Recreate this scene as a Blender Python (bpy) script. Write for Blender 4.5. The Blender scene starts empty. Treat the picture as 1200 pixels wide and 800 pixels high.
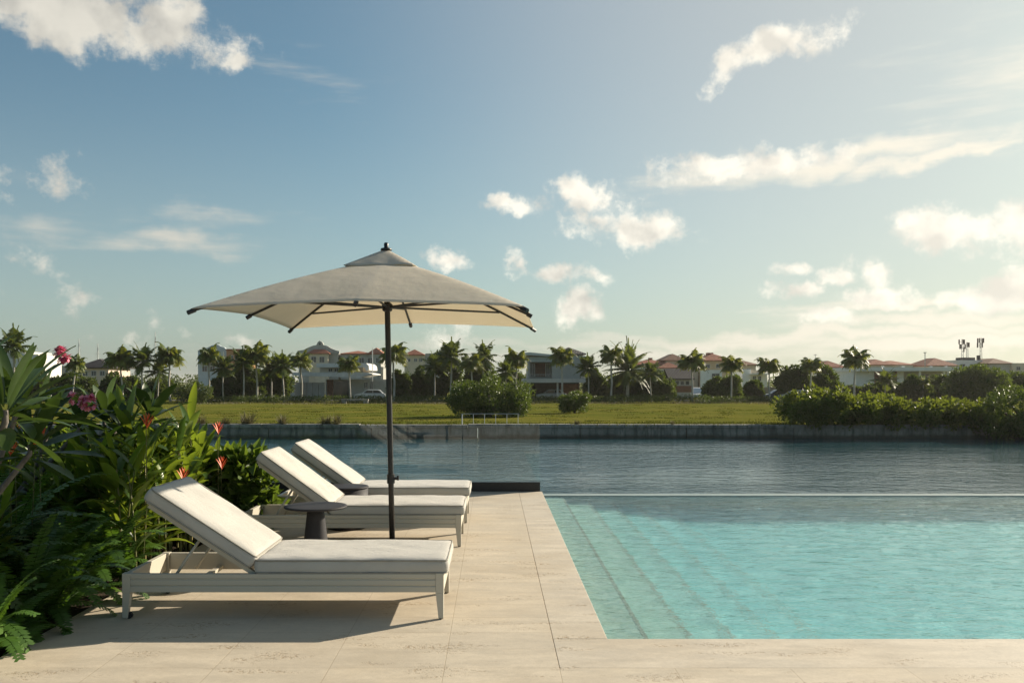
import bpy, math, random
import numpy as np
from mathutils import Vector, Matrix, Euler

R = math.radians
C = bpy.context.scene.collection
scene = bpy.context.scene

# ------------------------------------------------------------------ camera
F = 1040.0           # focal length in photo pixels (photo is 1200 wide)
EYE = 1.49
CX, CY = 578.0, 447.0
cd = bpy.data.cameras.new("camera")
cam = bpy.data.objects.new("camera", cd)
C.objects.link(cam)
cam.location = (0, 0, EYE)
cam.rotation_euler = (R(90), 0, 0)
cd.sensor_width = 36.0
cd.lens = 36.0 * F / 1200.0
cd.shift_x = (600 - CX) / 1200.0
cd.shift_y = (CY - 399.6) / 1200.0
cd.clip_start = 0.05
cd.clip_end = 9000
scene.camera = cam

# ------------------------------------------------------------------ sun and view
SUN_AZ, SUN_EL = 54.5, 23.5
ts = Vector((math.sin(R(SUN_AZ)) * math.cos(R(SUN_EL)), math.cos(R(SUN_AZ)) * math.cos(R(SUN_EL)), math.sin(R(SUN_EL))))
sd = bpy.data.lights.new("sun", 'SUN')
sd.energy = 4.5
sd.angle = R(0.55)
sd.color = (1.0, 0.88, 0.70)
so = bpy.data.objects.new("sun", sd)
C.objects.link(so)
so.rotation_euler = ts.to_track_quat('Z', 'Y').to_euler()
so.location = (40, 40, 60)

vs = scene.view_settings
vs.view_transform = 'Standard'
vs.look = 'None'
vs.exposure = 0.94
vs.gamma = 1
vs.use_curve_mapping = False
scene.cycles.use_denoising = True
scene.cycles.max_bounces = 8
scene.cycles.transparent_max_bounces = 16
scene.cycles.sample_clamp_indirect = 4
scene.cycles.caustics_reflective = False
scene.cycles.caustics_refractive = True


# ------------------------------------------------------------------ node helpers
class NT:
    def __init__(s, nt):
        s.nt = nt
        nt.nodes.clear()

    def n(s, typ, **kw):
        nd = s.nt.nodes.new(typ)
        for k, v in kw.items():
            setattr(nd, k, v)
        return nd

    def put(s, sock, v):
        if isinstance(v, bpy.types.NodeSocket):
            s.nt.links.new(v, sock)
        elif v is not None:
            if isinstance(v, (tuple, list)) and len(v) == 3 and sock.type == 'RGBA':
                v = (*v, 1)
            sock.default_value = v

    def m(s, op, a, b=None, c=None, clamp=False):
        nd = s.n('ShaderNodeMath', operation=op, use_clamp=clamp)
        for i, v in enumerate((a, b, c)):
            if v is not None:
                s.put(nd.inputs[i], v)
        return nd.outputs[0]

    def vm(s, op, a, b=None, c=None):
        nd = s.n('ShaderNodeVectorMath', operation=op)
        for i, v in enumerate((a, b, c)):
            if v is not None:
                s.put(nd.inputs[i], v)
        return nd.outputs['Value'] if op in ('LENGTH', 'DOT_PRODUCT', 'DISTANCE') else nd.outputs[0]

    def mix(s, fac, a, b, blend='MIX'):
        nd = s.n('ShaderNodeMix', data_type='RGBA', blend_type=blend)
        s.put(nd.inputs[0], fac)
        s.put(nd.inputs[6], a)
        s.put(nd.inputs[7], b)
        return nd.outputs[2]

    def noise(s, vec, scale, detail=4, rough=0.55, out='Fac', dist=0.0):
        nd = s.n('ShaderNodeTexNoise')
        s.put(nd.inputs['Vector'], vec)
        nd.inputs['Scale'].default_value = scale
        nd.inputs['Detail'].default_value = detail
        nd.inputs['Roughness'].default_value = rough
        nd.inputs['Distortion'].default_value = dist
        return nd.outputs[out]

    def smooth(s, x, a, b, c=0.0, d=1.0):
        nd = s.n('ShaderNodeMapRange', interpolation_type='SMOOTHSTEP')
        s.put(nd.inputs[0], x)
        for i, v in enumerate((a, b, c, d)):
            nd.inputs[i + 1].default_value = v
        return nd.outputs[0]

    def mapping(s, vec, loc=(0, 0, 0), rot=(0, 0, 0), sc=(1, 1, 1), typ='POINT'):
        nd = s.n('ShaderNodeMapping', vector_type=typ)
        s.put(nd.inputs[0], vec)
        if typ != 'NORMAL':
            nd.inputs[1].default_value = loc
        nd.inputs[2].default_value = rot
        nd.inputs[3].default_value = sc
        return nd.outputs[0]

    def bump(s, h, strength=0.3, dist=0.01):
        nd = s.n('ShaderNodeBump')
        nd.inputs['Strength'].default_value = strength
        nd.inputs['Distance'].default_value = dist
        s.put(nd.inputs['Height'], h)
        return nd.outputs[0]

    def obj(s):
        return s.n('ShaderNodeTexCoord').outputs['Object']

    def pos(s):
        return s.n('ShaderNodeNewGeometry').outputs['Position']

    def attr(s, name):
        return s.n('ShaderNodeAttribute', attribute_name=name).outputs['Fac']

    def principled(s, col, rough=0.6, spec=0.4, normal=None, metal=0.0):
        p = s.n('ShaderNodeBsdfPrincipled')
        s.put(p.inputs['Base Color'], col)
        s.put(p.inputs['Roughness'], rough)
        s.put(p.inputs['Specular IOR Level'], spec)
        s.put(p.inputs['Metallic'], metal)
        if normal is not None:
            s.put(p.inputs['Normal'], normal)
        return p.outputs[0]

    def out(s, surf=None, vol=None):
        o = s.n('ShaderNodeOutputMaterial')
        if surf is not None:
            s.put(o.inputs[0], surf)
        if vol is not None:
            s.put(o.inputs[1], vol)


def newmat(name):
    m = bpy.data.materials.new(name)
    m.use_nodes = True
    return m, NT(m.node_tree)


def grain(name, col, rough=0.6, var=0.25, scale=6, spec=0.4, bump=0.15, bscale=60, bdist=0.004, metal=0.0, dirt=None):
    """painted or raw surface with mottling and fine bump"""
    m, t = newmat(name)
    o = t.obj()
    n = t.noise(o, scale, 6, 0.6)
    a = tuple(c * (1 - var) for c in col)
    b = tuple(min(1, c * (1 + var)) for c in col)
    c = t.mix(t.smooth(n, 0.3, 0.7), a, b)
    if dirt:
        n2 = t.noise(t.mapping(o, sc=(1, 1, 0.25)), scale * 0.4, 5, 0.65)
        c = t.mix(t.smooth(n2, 0.5, 0.72, 0, 0.7), c, dirt)
    nb = t.bump(t.noise(o, bscale, 4), bump, bdist)
    t.out(t.principled(c, rough, spec, nb, metal))
    return m


def leafmat(name, dark, mid, light, rough=0.42, transl=0.3, spec=0.45):
    m, t = newmat(name)
    a = t.attr('tint')
    ramp = t.n('ShaderNodeValToRGB')
    t.put(ramp.inputs[0], a)
    e = ramp.color_ramp.elements
    e[0].position, e[0].color = 0.0, (*dark, 1)
    e[1].position, e[1].color = 1.0, (*light, 1)
    k = e.new(0.55)
    k.color = (*mid, 1)
    oi = t.n('ShaderNodeObjectInfo').outputs['Random']
    col = t.mix(t.m('MULTIPLY', oi, 0.25), ramp.outputs[0], light)
    n = t.noise(t.obj(), 9, 3)
    col = t.mix(t.smooth(n, 0.35, 0.7, 0, 0.3), col, dark)
    p = t.principled(col, rough, spec)
    tr = t.n('ShaderNodeBsdfTranslucent')
    t.put(tr.inputs[0], t.mix(0.6, col, (light[0] * 1.5, light[1] * 1.5, light[2] * 0.7)))
    mx = t.n('ShaderNodeMixShader')
    mx.inputs[0].default_value = transl
    t.put(mx.inputs[1], p)
    t.put(mx.inputs[2], tr.outputs[0])
    t.out(mx.outputs[0])
    return m


# ------------------------------------------------------------------ world: sky and clouds
world = bpy.data.worlds.new("World")
scene.world = world
world.use_nodes = True
t = NT(world.node_tree)
sky = t.n('ShaderNodeTexSky', sky_type='NISHITA')
sky.sun_disc = False
sky.sun_elevation = R(SUN_EL)
sky.sun_rotation = R(SUN_AZ)
sky.air_density = 1.0
sky.dust_density = 1.6
sky.ozone_density = 1.5
SKY = 0.075


def pxdir(px, py):
    az = math.atan((px - CX) / F)
    el = math.atan((CY - py) / F * math.cos(az))
    return az, el


gen = t.n('ShaderNodeTexCoord').outputs['Generated']
sp = t.n('ShaderNodeSeparateXYZ')
t.put(sp.inputs[0], gen)
az = t.m('ARCTAN2', sp.outputs[0], sp.outputs[1])
el = t.m('ARCSINE', sp.outputs[2])
cb = t.n('ShaderNodeCombineXYZ')
t.put(cb.inputs[0], az)
t.put(cb.inputs[1], el)
ae = cb.outputs[0]
wn = t.noise(ae, 12, 7, 0.6, out='Color')
warp = t.vm('SUBTRACT', wn, (0.5, 0.5, 0.5))
aw = t.vm('ADD', ae, t.vm('MULTIPLY', warp, (0.075, 0.055, 0)))
fb = t.noise(ae, 19, 10, 0.66)
sunoff = t.vm('ADD', ae, (0.010, 0.012, 0))
fa = t.noise(ae, 15, 4, 0.5)
fb2 = t.noise(sunoff, 15, 4, 0.5)

# px, py, half width, half height, tilt (deg), weight
CUMULUS = [(75, 8, 175, 38, -4, 1.0), (185, 16, 60, 22, 12, 0.7),
           (905, 55, 80, 20, 17, 0.82), (938, 45, 34, 22, 0, 0.8), (855, 68, 42, 15, 25, 0.72),
           (605, 238, 40, 15, 4, 0.85), (700, 228, 52, 26, -22, 0.95), (745, 265, 62, 24, -10, 1.0), (672, 218, 34, 18, 0, 0.8), (710, 255, 45, 26, 0, .85),
           (840, 192, 66, 22, 4, 0.85), (905, 193, 110, 17, 6, 0.72),
           (1130, 268, 85, 30, 0, 1.0), (1190, 262, 60, 28, 0, 1.0), (1215, 268, 60, 34, 0, 1.0),
           (938, 342, 34, 12, 0, 0.85), (1018, 318, 24, 26, 0, 0.8), (975, 326, 26, 12, 0, 0.8), (930, 318, 20, 9, 0, .7),
           (1015, 352, 54, 17, 0, 0.9), (978, 373, 36, 14, 0, 0.8), (1160, 345, 40, 16, 0, .85), (1195, 335, 45, 24, 10, 0.95),
           (670, 362, 28, 30, -25, 0.8), (690, 322, 40, 14, -8, 0.62), (645, 318, 26, 12, 0, .6), (608, 308, 14, 18, 0, .55), (525, 305, 30, 14, -15, 0.6),
           (530, 385, 26, 24, 0, .3),
           (30, 210, 46, 16, -8, 0.27), (55, 350, 40, 10, 0, 0.16), (10, 300, 20, 12, 0, .16), (270, 68, 26, 11, 0, 0.52),
           (172, 393, 30, 8, 0, 0.2), (278, 397, 22, 10, 0, 0.25)]
WISP = [(990, 190, 190, 17, 9, 0.75), (1090, 182, 130, 12, 11, 0.8), (1150, 170, 80, 7, 12, .6), (860, 205, 150, 22, 6, 0.55),
        (205, 283, 110, 18, 0, 0.62), (240, 250, 130, 14, 4, 0.35), (40, 270, 80, 18, 5, 0.4), (365, 90, 80, 22, -10, 0.14),
        (1060, 358, 180, 7, 2, 0.7), (1110, 372, 220, 12, 0, 0.8), (1000, 392, 420, 11, 1, 0.85), (850, 400, 330, 11, 0, 0.7),
        (1130, 402, 260, 16, 1, 0.9), (560, 400, 200, 10, 0, .4), (1180, 90, 130, 60, 0, .3), (700, 415, 600, 12, 0, .55)]


def field(clouds, vec):
    best = None
    for (px, py, hw, hh, tilt, w) in clouds:
        a0, e0 = pxdir(px, py)
        mp = t.mapping(vec, (a0, e0, 0), (0, 0, R(tilt)), (hw / F, hh / F, 1), 'TEXTURE')
        ln = t.vm('LENGTH', mp)
        d = t.m('MULTIPLY_ADD', ln, -w, w)
        best = d if best is None else t.m('MAXIMUM', best, d)
    return best


cf = field(CUMULUS, aw)
dens = t.m('MULTIPLY_ADD', t.m('SUBTRACT', fb, 0.5), 2.7, cf)
cu = t.m('MAXIMUM', t.smooth(dens, -0.06, 0.62), t.smooth(cf, 0.02, 0.9, 0, 0.35))
wf = field(WISP, aw)
wnz = t.noise(t.mapping(ae, rot=(0, 0, R(-8)), sc=(9, 60, 1)), 1.0, 7, 0.6)
wi = t.smooth(t.m('MULTIPLY_ADD', t.m('SUBTRACT', wnz, 0.5), 1.1, wf), -0.02, 0.75, 0, 0.85)
# nearer the sun, haze and cloud grow warm and bright
sdot = t.vm('DOT_PRODUCT', gen, tuple(ts))
near = t.smooth(sdot, 0.45, 0.95)
hz = t.smooth(el, 0.0, 0.34, 1.0, 0.0)
skyc = t.vm('MULTIPLY', sky.outputs[0], (0.52, 0.72, 0.70))
skyc = t.mix(0.10, skyc, (2.6, 2.8, 2.9))
glow = t.m('MULTIPLY', near, 0.60)
skyc = t.mix(glow, skyc, (4.9, 4.5, 4.0))
skyc = t.mix(t.m('MULTIPLY', hz, 0.36), skyc, (4.2, 4.4, 4.2))
lit = t.m('MULTIPLY_ADD', t.m('SUBTRACT', fa, fb2), 4.5, 0.62, clamp=True)
lit = t.m('MULTIPLY', lit, t.smooth(dens, 0.2, 1.4, 1.0, 0.72))
ccol = t.mix(lit, (4.1, 3.95, 3.6), (8.4, 7.9, 6.8))
ccol = t.mix(t.m('MULTIPLY', near, 0.45), ccol, (8.8, 8.2, 7.0))
ccol = t.mix(t.smooth(az, 0.0, -0.45, 0, 0.6), ccol, (4.2, 4.0, 3.5))
wcol = t.mix(near, (4.9, 4.7, 4.1), (7.6, 7.0, 5.8))
skyc = t.mix(wi, skyc, wcol)
skyc = t.mix(t.m('MULTIPLY', cu, 0.92), skyc, ccol)
bg = t.n('ShaderNodeBackground')
t.put(bg.inputs[0], skyc)
bg.inputs[1].default_value = SKY
wo = t.n('ShaderNodeOutputWorld')
t.put(wo.inputs[0], bg.outputs[0])
try:
    world.cycles.sampling_method = 'MANUAL'
    world.cycles.sample_map_resolution = 512
except Exception:
    pass


# ------------------------------------------------------------------ mesh helpers
class MB:
    def __init__(s):
        s.v, s.f, s.t = [], [], []

    def add(s, verts, faces, tint=0.5):
        b = len(s.v)
        s.v.extend([tuple(p) for p in verts])
        s.f.extend([tuple(i + b for i in q) for q in faces])
        s.t.extend([tint] * len(verts))

    def box(s, x0, x1, y0, y1, z0, z1, M=None, taper=None):
        vs_ = [Vector((x, y, z)) for z in (z0, z1) for y in (y0, y1) for x in (x0, x1)]
        if taper:
            cx, cy = (x0 + x1) / 2, (y0 + y1) / 2
            for p in vs_[:4]:
                p.x = cx + (p.x - cx) * taper
                p.y = cy + (p.y - cy) * taper
        if M:
            vs_ = [M @ p for p in vs_]
        s.add(vs_, [(0, 2, 3, 1), (4, 5, 7, 6), (0, 1, 5, 4), (2, 6, 7, 3), (0, 4, 6, 2), (1, 3, 7, 5)])
        return s

    def tube(s, pts, rad, n=8, cap=True, tint=0.5):
        pts = [Vector(p) for p in pts]
        if not isinstance(rad, (list, tuple)):
            rad = [rad] * len(pts)
        vs_, fs = [], []
        up = None
        for i, p in enumerate(pts):
            d = (pts[min(i + 1, len(pts) - 1)] - pts[max(i - 1, 0)])
            d = d.normalized() if d.length > 1e-9 else Vector((0, 0, 1))
            if up is None:
                up = d.orthogonal().normalized()
            up = (up - d * up.dot(d))
            up = up.normalized() if up.length > 1e-6 else d.orthogonal().normalized()
            sd_ = d.cross(up)
            for k in range(n):
                a = 2 * math.pi * k / n
                vs_.append(p + (up * math.cos(a) + sd_ * math.sin(a)) * rad[i])
        for i in range(len(pts) - 1):
            for k in range(n):
                fs.append((i * n + k, i * n + (k + 1) % n, (i + 1) * n + (k + 1) % n, (i + 1) * n + k))
        if cap:
            fs.append(tuple(range(n - 1, -1, -1)))
            fs.append(tuple((len(pts) - 1) * n + k for k in range(n)))
        s.add(vs_, fs, tint)
        return s

    def lathe(s, prof, n=32, c=(0, 0, 0), closed=True):
        vs_, fs = [], []
        for (r, z) in prof:
            for k in range(n):
                a = 2 * math.pi * k / n
                vs_.append((c[0] + r * math.cos(a), c[1] + r * math.sin(a), c[2] + z))
        for i in range(len(prof) - 1):
            for k in range(n):
                fs.append((i * n + k, i * n + (k + 1) % n, (i + 1) * n + (k + 1) % n, (i + 1) * n + k))
        if closed:
            fs.append(tuple(range(n - 1, -1, -1)))
            fs.append(tuple((len(prof) - 1) * n + k for k in range(n)))
        s.add(vs_, fs)
        return s

    def prism(s, poly, axis, a0, a1):
        """poly in the plane across AXIS; 'x': poly is (y, z); 'y': poly is (x, z); 'z': poly is (x, y)"""
        n = len(poly)

        def P(u, v, a):
            return {'x': (a, u, v), 'y': (u, a, v), 'z': (u, v, a)}[axis]
        vs_ = [P(u, v, a0) for u, v in poly] + [P(u, v, a1) for u, v in poly]
        fs = [tuple(range(n)), tuple(range(2 * n - 1, n - 1, -1))]
        fs += [(i, i + n, (i + 1) % n + n, (i + 1) % n) for i in range(n)]
        s.add(vs_, fs)
        return s

    def arrays(s, V, Fc, T):
        b = len(s.v)
        s.v.extend(map(tuple, V.tolist()))
        s.f.extend([tuple(i + b for i in q) for q in Fc.tolist()])
        s.t.extend(T.tolist())
        return s

    def mesh(s, name, mat, smooth=False, fixn=True):
        me = bpy.data.meshes.new(name)
        me.from_pydata(s.v, [], s.f)
        at = me.attributes.new('tint', 'FLOAT', 'POINT')
        at.data.foreach_set('value', s.t)
        if fixn and len(s.f) < 60000:
            import bmesh
            bm = bmesh.new()
            bm.from_mesh(me)
            bmesh.ops.recalc_face_normals(bm, faces=bm.faces)
            bm.to_mesh(me)
            bm.free()
        if smooth:
            me.polygons.foreach_set('use_smooth', [True] * len(me.polygons))
        if mat:
            me.materials.append(mat)
        me.update()
        return me

    def build(s, name, mat, parent=None, smooth=False, bevel=0, seg=2, loc=None, rot=None, fixn=True):
        o = bpy.data.objects.new(name, s.mesh(name, mat, smooth, fixn))
        C.objects.link(o)
        if parent:
            o.parent = parent
        if loc:
            o.location = loc
        if rot:
            o.rotation_euler = rot
        if bevel:
            b = o.modifiers.new('bevel', 'BEVEL')
            b.width = bevel
            b.segments = seg
            b.limit_method = 'ANGLE'
            b.angle_limit = R(40)
            b.harden_normals = False
        return o


def meshobj(name, me, parent=None, loc=None, rot=None):
    o = bpy.data.objects.new(name, me)
    C.objects.link(o)
    if parent:
        o.parent = parent
    if loc:
        o.location = loc
    if rot:
        o.rotation_euler = rot
    return o


def tag(o, label=None, cat=None, group=None, kind=None):
    if label:
        o['label'] = label
    if cat:
        o['category'] = cat
    if group:
        o['group'] = group
    if kind:
        o['kind'] = kind
    return o


def thing(name, label, cat, loc=(0, 0, 0), rz=0, group=None, scale=1):
    o = bpy.data.objects.new(name, None)
    C.objects.link(o)
    o.empty_display_size = 0.2
    o.location = loc
    o.rotation_euler = (0, 0, rz)
    o.scale = (scale,) * 3
    return tag(o, label, cat, group)


def copy_tree(o, parent=None):
    c = o.copy()
    C.objects.link(c)
    if parent:
        c.parent = parent
    for ch in list(o.children):
        copy_tree(ch, c)
    return c


def X(px, Y):
    return (px - CX) * Y / F


def Z(py, Y):
    return EYE - (py - CY) * Y / F


# ------------------------------------------------------------------ leaves and foliage
def leaf_cloud(lumps, n, size, seed, aspect=0.55, up=0.35, shell=0.45, jitter=0.25):
    """n folded leaf blades spread through the outer volume of many small lumps"""
    g = np.random.default_rng(seed)
    L = np.array(lumps, float)
    w = L[:, 3] * L[:, 4] + L[:, 3] * L[:, 5] + L[:, 4] * L[:, 5]
    idx = g.choice(len(L), n, p=w / w.sum())
    d = g.normal(size=(n, 3))
    d /= np.linalg.norm(d, axis=1)[:, None]
    r = shell + (1 - shell) * g.random(n) ** 0.6
    r *= 1 + jitter * (g.random(n) - 0.4) * 0.7
    p = L[idx, :3] + d * L[idx, 3:6] * r[:, None]
    ax = d + g.normal(size=(n, 3)) * 0.75 + np.array([0, 0, up])
    ax /= np.linalg.norm(ax, axis=1)[:, None]
    rn = g.normal(size=(n, 3))
    sd_ = np.cross(ax, rn)
    sd_ /= np.linalg.norm(sd_, axis=1)[:, None]
    nr = np.cross(sd_, ax)
    s_ = size * (0.6 + 0.8 * g.random(n))[:, None]
    base = p
    tip = p + ax * s_ - nr * s_ * 0.12
    mid = p + ax * s_ * 0.48
    l = mid + sd_ * s_ * aspect * 0.5 + nr * s_ * 0.12
    q = mid - sd_ * s_ * aspect * 0.5 + nr * s_ * 0.12
    V = np.stack([base, l, tip, q], 1).reshape(-1, 3)
    k = np.arange(n)[:, None] * 4
    Fc = np.concatenate([k + np.array([[0, 1, 2]]), k + np.array([[0, 2, 3]])], 0)
    lump_t = g.random(len(L))
    T = np.clip(0.5 * lump_t[idx] + 0.5 * g.random(n) + 0.0, 0, 1)
    return V, Fc, np.repeat(T, 4)


def lumps_in(env, n, r0, r1, seed, flat=0.85):
    """env: list of ellipsoids (cx,cy,cz,rx,ry,rz); returns small lumps spread over them"""
    g = random.Random(seed)
    out = []
    wt = [e[3] * e[5] for e in env]
    for i in range(n):
        e = g.choices(env, wt)[0]
        while True:
            d = Vector((g.uniform(-1, 1), g.uniform(-1, 1), g.uniform(-1, 1)))
            if 0.25 < d.length < 1:
                break
        d = d.normalized() * (0.55 + 0.42 * g.random())
        rr = g.uniform(r0, r1)
        out.append((e[0] + d.x * e[3], e[1] + d.y * e[4], e[2] + d.z * e[5], rr, rr, rr * flat))
    return out


def blade(mb, base, direc, length, width, droop=0.5, segs=6, fold=0.25, tint=0.5, peak=0.45, roll=0.0, wave=0.0, rnd=None):
    """a long leaf with a midrib fold that arches over under its own weight"""
    d = Vector(direc).normalized()
    side = d.cross(Vector((0, 0, 1)))
    if side.length < 0.05:
        side = Vector((1, 0, 0))
    side.normalize()
    if roll:
        side = Matrix.Rotation(roll, 3, d) @ side
    p = Vector(base)
    vs_, fs = [], []
    st = length / segs
    for i in range(segs + 1):
        u = i / segs
        if u < peak:
            w = math.sin(u / peak * math.pi / 2) ** 0.75
        else:
            w = math.cos((u - peak) / (1 - peak) * math.pi / 2) ** 0.8
        w = max(w, 0.0) * width / 2 + 0.002
        nr = side.cross(d)
        wv = wave * math.sin(u * 9 + tint * 20) * width
        vs_ += [p - side * w + nr * (w * fold + wv), p.copy(), p + side * w + nr * (w * fold - wv)]
        if i < segs:
            b = i * 3
            fs += [(b, b + 1, b + 4, b + 3), (b + 1, b + 2, b + 5, b + 4)]
        p = p + d * st
        d = (d + Vector((0, 0, -1)) * droop / segs * (0.4 + 1.2 * u)).normalized()
    mb.add(vs_, fs, tint)


def frond(mb, base, direc, length, droop, pairs, lw, ll, tint=0.5, hang=0.4, fwd=0.55, g=None, rach=0.012, start=0.1, prof=None, rachis=True):
    """feather leaf: arching midrib with narrow leaflets on both sides"""
    d = Vector(direc).normalized()
    p = Vector(base)
    segs = 8
    pts, ds = [p.copy()], [d.copy()]
    for i in range(segs):
        p = p + d * (length / segs)
        d = (d + Vector((0, 0, -1)) * droop / segs * (0.5 + i / segs)).normalized()
        pts.append(p.copy())
        ds.append(d.copy())
    if rachis:
        mb.tube(pts, [rach * (1 - 0.8 * i / segs) for i in range(segs + 1)], 3, False, tint)
    for k in range(pairs):
        u = start + (1 - start) * (k + 0.5) / pairs
        x = u * segs
        i = min(int(x), segs - 1)
        q = pts[i].lerp(pts[i + 1], x - i)
        dd = ds[i].lerp(ds[i + 1], x - i).normalized()
        side = dd.cross(Vector((0, 0, 1)))
        if side.length < 0.05:
            side = Vector((1, 0, 0))
        side.normalize()
        nrm = side.cross(dd)
        lg = ll * (prof(u) if prof else (math.sin(min(1, u * 1.15 + 0.12) * math.pi) ** 0.6 * 0.9 + 0.12))
        for sg in (-1, 1):
            j = g.uniform(-0.15, 0.15)
            ld = (side * sg + dd * (fwd + j) - Vector((0, 0, 1)) * hang * g.uniform(0.6, 1.4) + nrm * 0.1).normalized()
            wd = dd * lw * 0.5
            m_ = q + ld * lg * 0.5
            tp = q + ld * lg - Vector((0, 0, 1)) * lg * hang * 0.35
            mb.add([q - wd * 0.6, q + wd * 0.6, m_ + wd, tp, m_ - wd], [(0, 1, 2, 4), (4, 2, 3)], min(1, max(0, tint + g.uniform(-0.15, 0.15))))


# ------------------------------------------------------------------ materials
M = {}
# deck stone
def stone(name, col, joints=True):
    m, t = newmat(name)
    p = t.pos()
    st = t.mapping(p, sc=(1.5, 4.5, 4))
    n1 = t.noise(st, 1.6, 7, 0.65, dist=0.4)
    n2 = t.noise(p, 1.1, 5, 0.6)
    n3 = t.noise(p, 26, 5, 0.7)
    c = t.mix(t.smooth(n1, 0.3, 0.72), tuple(k * 0.87 for k in col), tuple(min(1, k * 1.10) for k in col))
    c = t.mix(t.smooth(n2, 0.42, 0.68, 0, 0.35), c, (col[0] * 0.8, col[1] * 0.72, col[2] * 0.6))
    c = t.mix(t.smooth(n3, 0.35, 0.7, 0, 0.30), c, tuple(k * 0.66 for k in col))
    c = t.mix(t.smooth(t.noise(p, 110, 3, 0.7), 0.4, 0.75, 0, 0.30), c, tuple(k * 0.6 for k in col))
    # open pits of travertine, gathered in streaks
    vz = t.n('ShaderNodeTexVoronoi', feature='DISTANCE_TO_EDGE')
    t.put(vz.inputs['Vector'], t.vm('ADD', t.mapping(p, sc=(18, 38, 20)), t.vm('MULTIPLY', t.noise(p, 22, 4, out='Color'), (4, 4, 4))))
    vz.inputs['Scale'].default_value = 1.0
    patch = t.smooth(t.noise(t.mapping(p, sc=(1.3, 4.2, 1)), 1.5, 3, 0.55), 0.53, 0.66)
    pit = t.m('MULTIPLY', t.smooth(vz.outputs[0], 0.04, 0.16, 1, 0), patch)
    pit = t.m('MULTIPLY', pit, t.smooth(t.noise(p, 34, 3), 0.45, 0.58))
    c = t.mix(t.m('MULTIPLY', pit, 0.75), c, (col[0] * 0.42, col[1] * 0.30, col[2] * 0.17))
    h = t.m('MULTIPLY_ADD', pit, -1.0, t.m('MULTIPLY', n3, 0.35))
    if joints:
        br = t.n('ShaderNodeTexBrick')
        t.put(br.inputs['Vector'], t.mapping(p, loc=(-0.345 + 6, -4.63 + 3.3 * 3, 0)))
        br.offset = 0
        br.inputs['Scale'].default_value = 1
        br.inputs['Brick Width'].default_value = 0.6
        br.inputs['Row Height'].default_value = 0.33
        br.inputs['Mortar Size'].default_value = 0.0022
        br.inputs['Mortar Smooth'].default_value = 0.3
        br.inputs['Bias'].default_value = 0
        br.inputs['Color1'].default_value = (0.25, 0.25, 0.25, 1)
        br.inputs['Color2'].default_value = (0.85, 0.85, 0.85, 1)
        br.inputs['Mortar'].default_value = (0, 0, 0, 1)
        tv = t.n('ShaderNodeSeparateColor')
        t.put(tv.inputs[0], br.outputs[0])
        c = t.mix(t.m('MULTIPLY', tv.outputs[0], 0.40), t.mix(1.0, c, (1.06, 1.04, 1.0), 'MULTIPLY'), tuple(k * 0.75 for k in col))
        c = t.mix(t.m('MULTIPLY', br.outputs['Fac'], 0.5), c, (col[0] * 0.45, col[1] * 0.37, col[2] * 0.26))
        h = t.m('MULTIPLY_ADD', br.outputs['Fac'], -1.5, h)
    t.out(t.principled(c, t.smooth(n1, 0.3, 0.7, 0.55, 0.75), 0.35, t.bump(h, 0.35, 0.006)))
    return m


STONE = (0.54, 0.48, 0.39)
M['deck'] = stone('travertine_tiles', STONE)
M['coping'] = stone('travertine_coping', tuple(k * 1.02 for k in STONE), False)

# pool shell: fine mosaic with the water's depth tint painted in by height
m, t = newmat('pool_mosaic')
p = t.pos()
vz = t.n('ShaderNodeTexVoronoi', feature='F1')
vz.inputs['Scale'].default_value = 26
t.put(vz.inputs['Vector'], p)
sc_ = t.n('ShaderNodeSeparateColor')
t.put(sc_.inputs[0], vz.outputs['Color'])
n = t.noise(p, 5, 5, 0.6)
sz = t.n('ShaderNodeSeparateXYZ')
t.put(sz.inputs[0], p)
c = t.mix(sc_.outputs[0], (0.38, 0.55, 0.50), (0.60, 0.72, 0.64))       # sandy green step mosaic, tinted as under shallow water
c = t.mix(t.smooth(n, 0.35, 0.65, 0, 0.35), c, (0.50, 0.54, 0.44))
cf_ = t.mix(sc_.outputs[0], (0.22, 0.60, 0.65), (0.40, 0.76, 0.79))     # turquoise basin mosaic, coloured as under deep water
c = t.mix(t.smooth(sz.outputs[2], -0.95, -0.2, 1, 0), c, cf_)
t.out(t.principled(c, 0.4, 0.4))
M['pool'] = m
M['nosing'] = grain('step_nosing_tile', (0.40, 0.43, 0.36), 0.5, 0.3, 30)
M['weir'] = grain('weir_mosaic', (0.20, 0.25, 0.23), 0.25, 0.12, 14, 0.5)


m, t = newmat('pool_water')
gp = t.n('ShaderNodeBsdfGlass')
gp.inputs['IOR'].default_value = 1.33
gp.inputs['Roughness'].default_value = 0.0
p = t.pos()
h1 = t.noise(t.mapping(p, rot=(0, 0, R(24)), sc=(3.2, 6.2, 1)), 1.0, 4, 0.6, dist=0.8)
h2 = t.noise(t.mapping(p, rot=(0, 0, R(-15)), sc=(11, 19, 1)), 1.0, 3, 0.6, dist=0.5)
t.put(gp.inputs['Normal'], t.bump(t.m('MULTIPLY_ADD', h2, 0.30, h1), 1.0, 0.022))
gp.inputs['Color'].default_value = (0.87, 0.99, 0.985, 1)
t.out(gp.outputs[0])
M['pool_water'] = m

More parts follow.
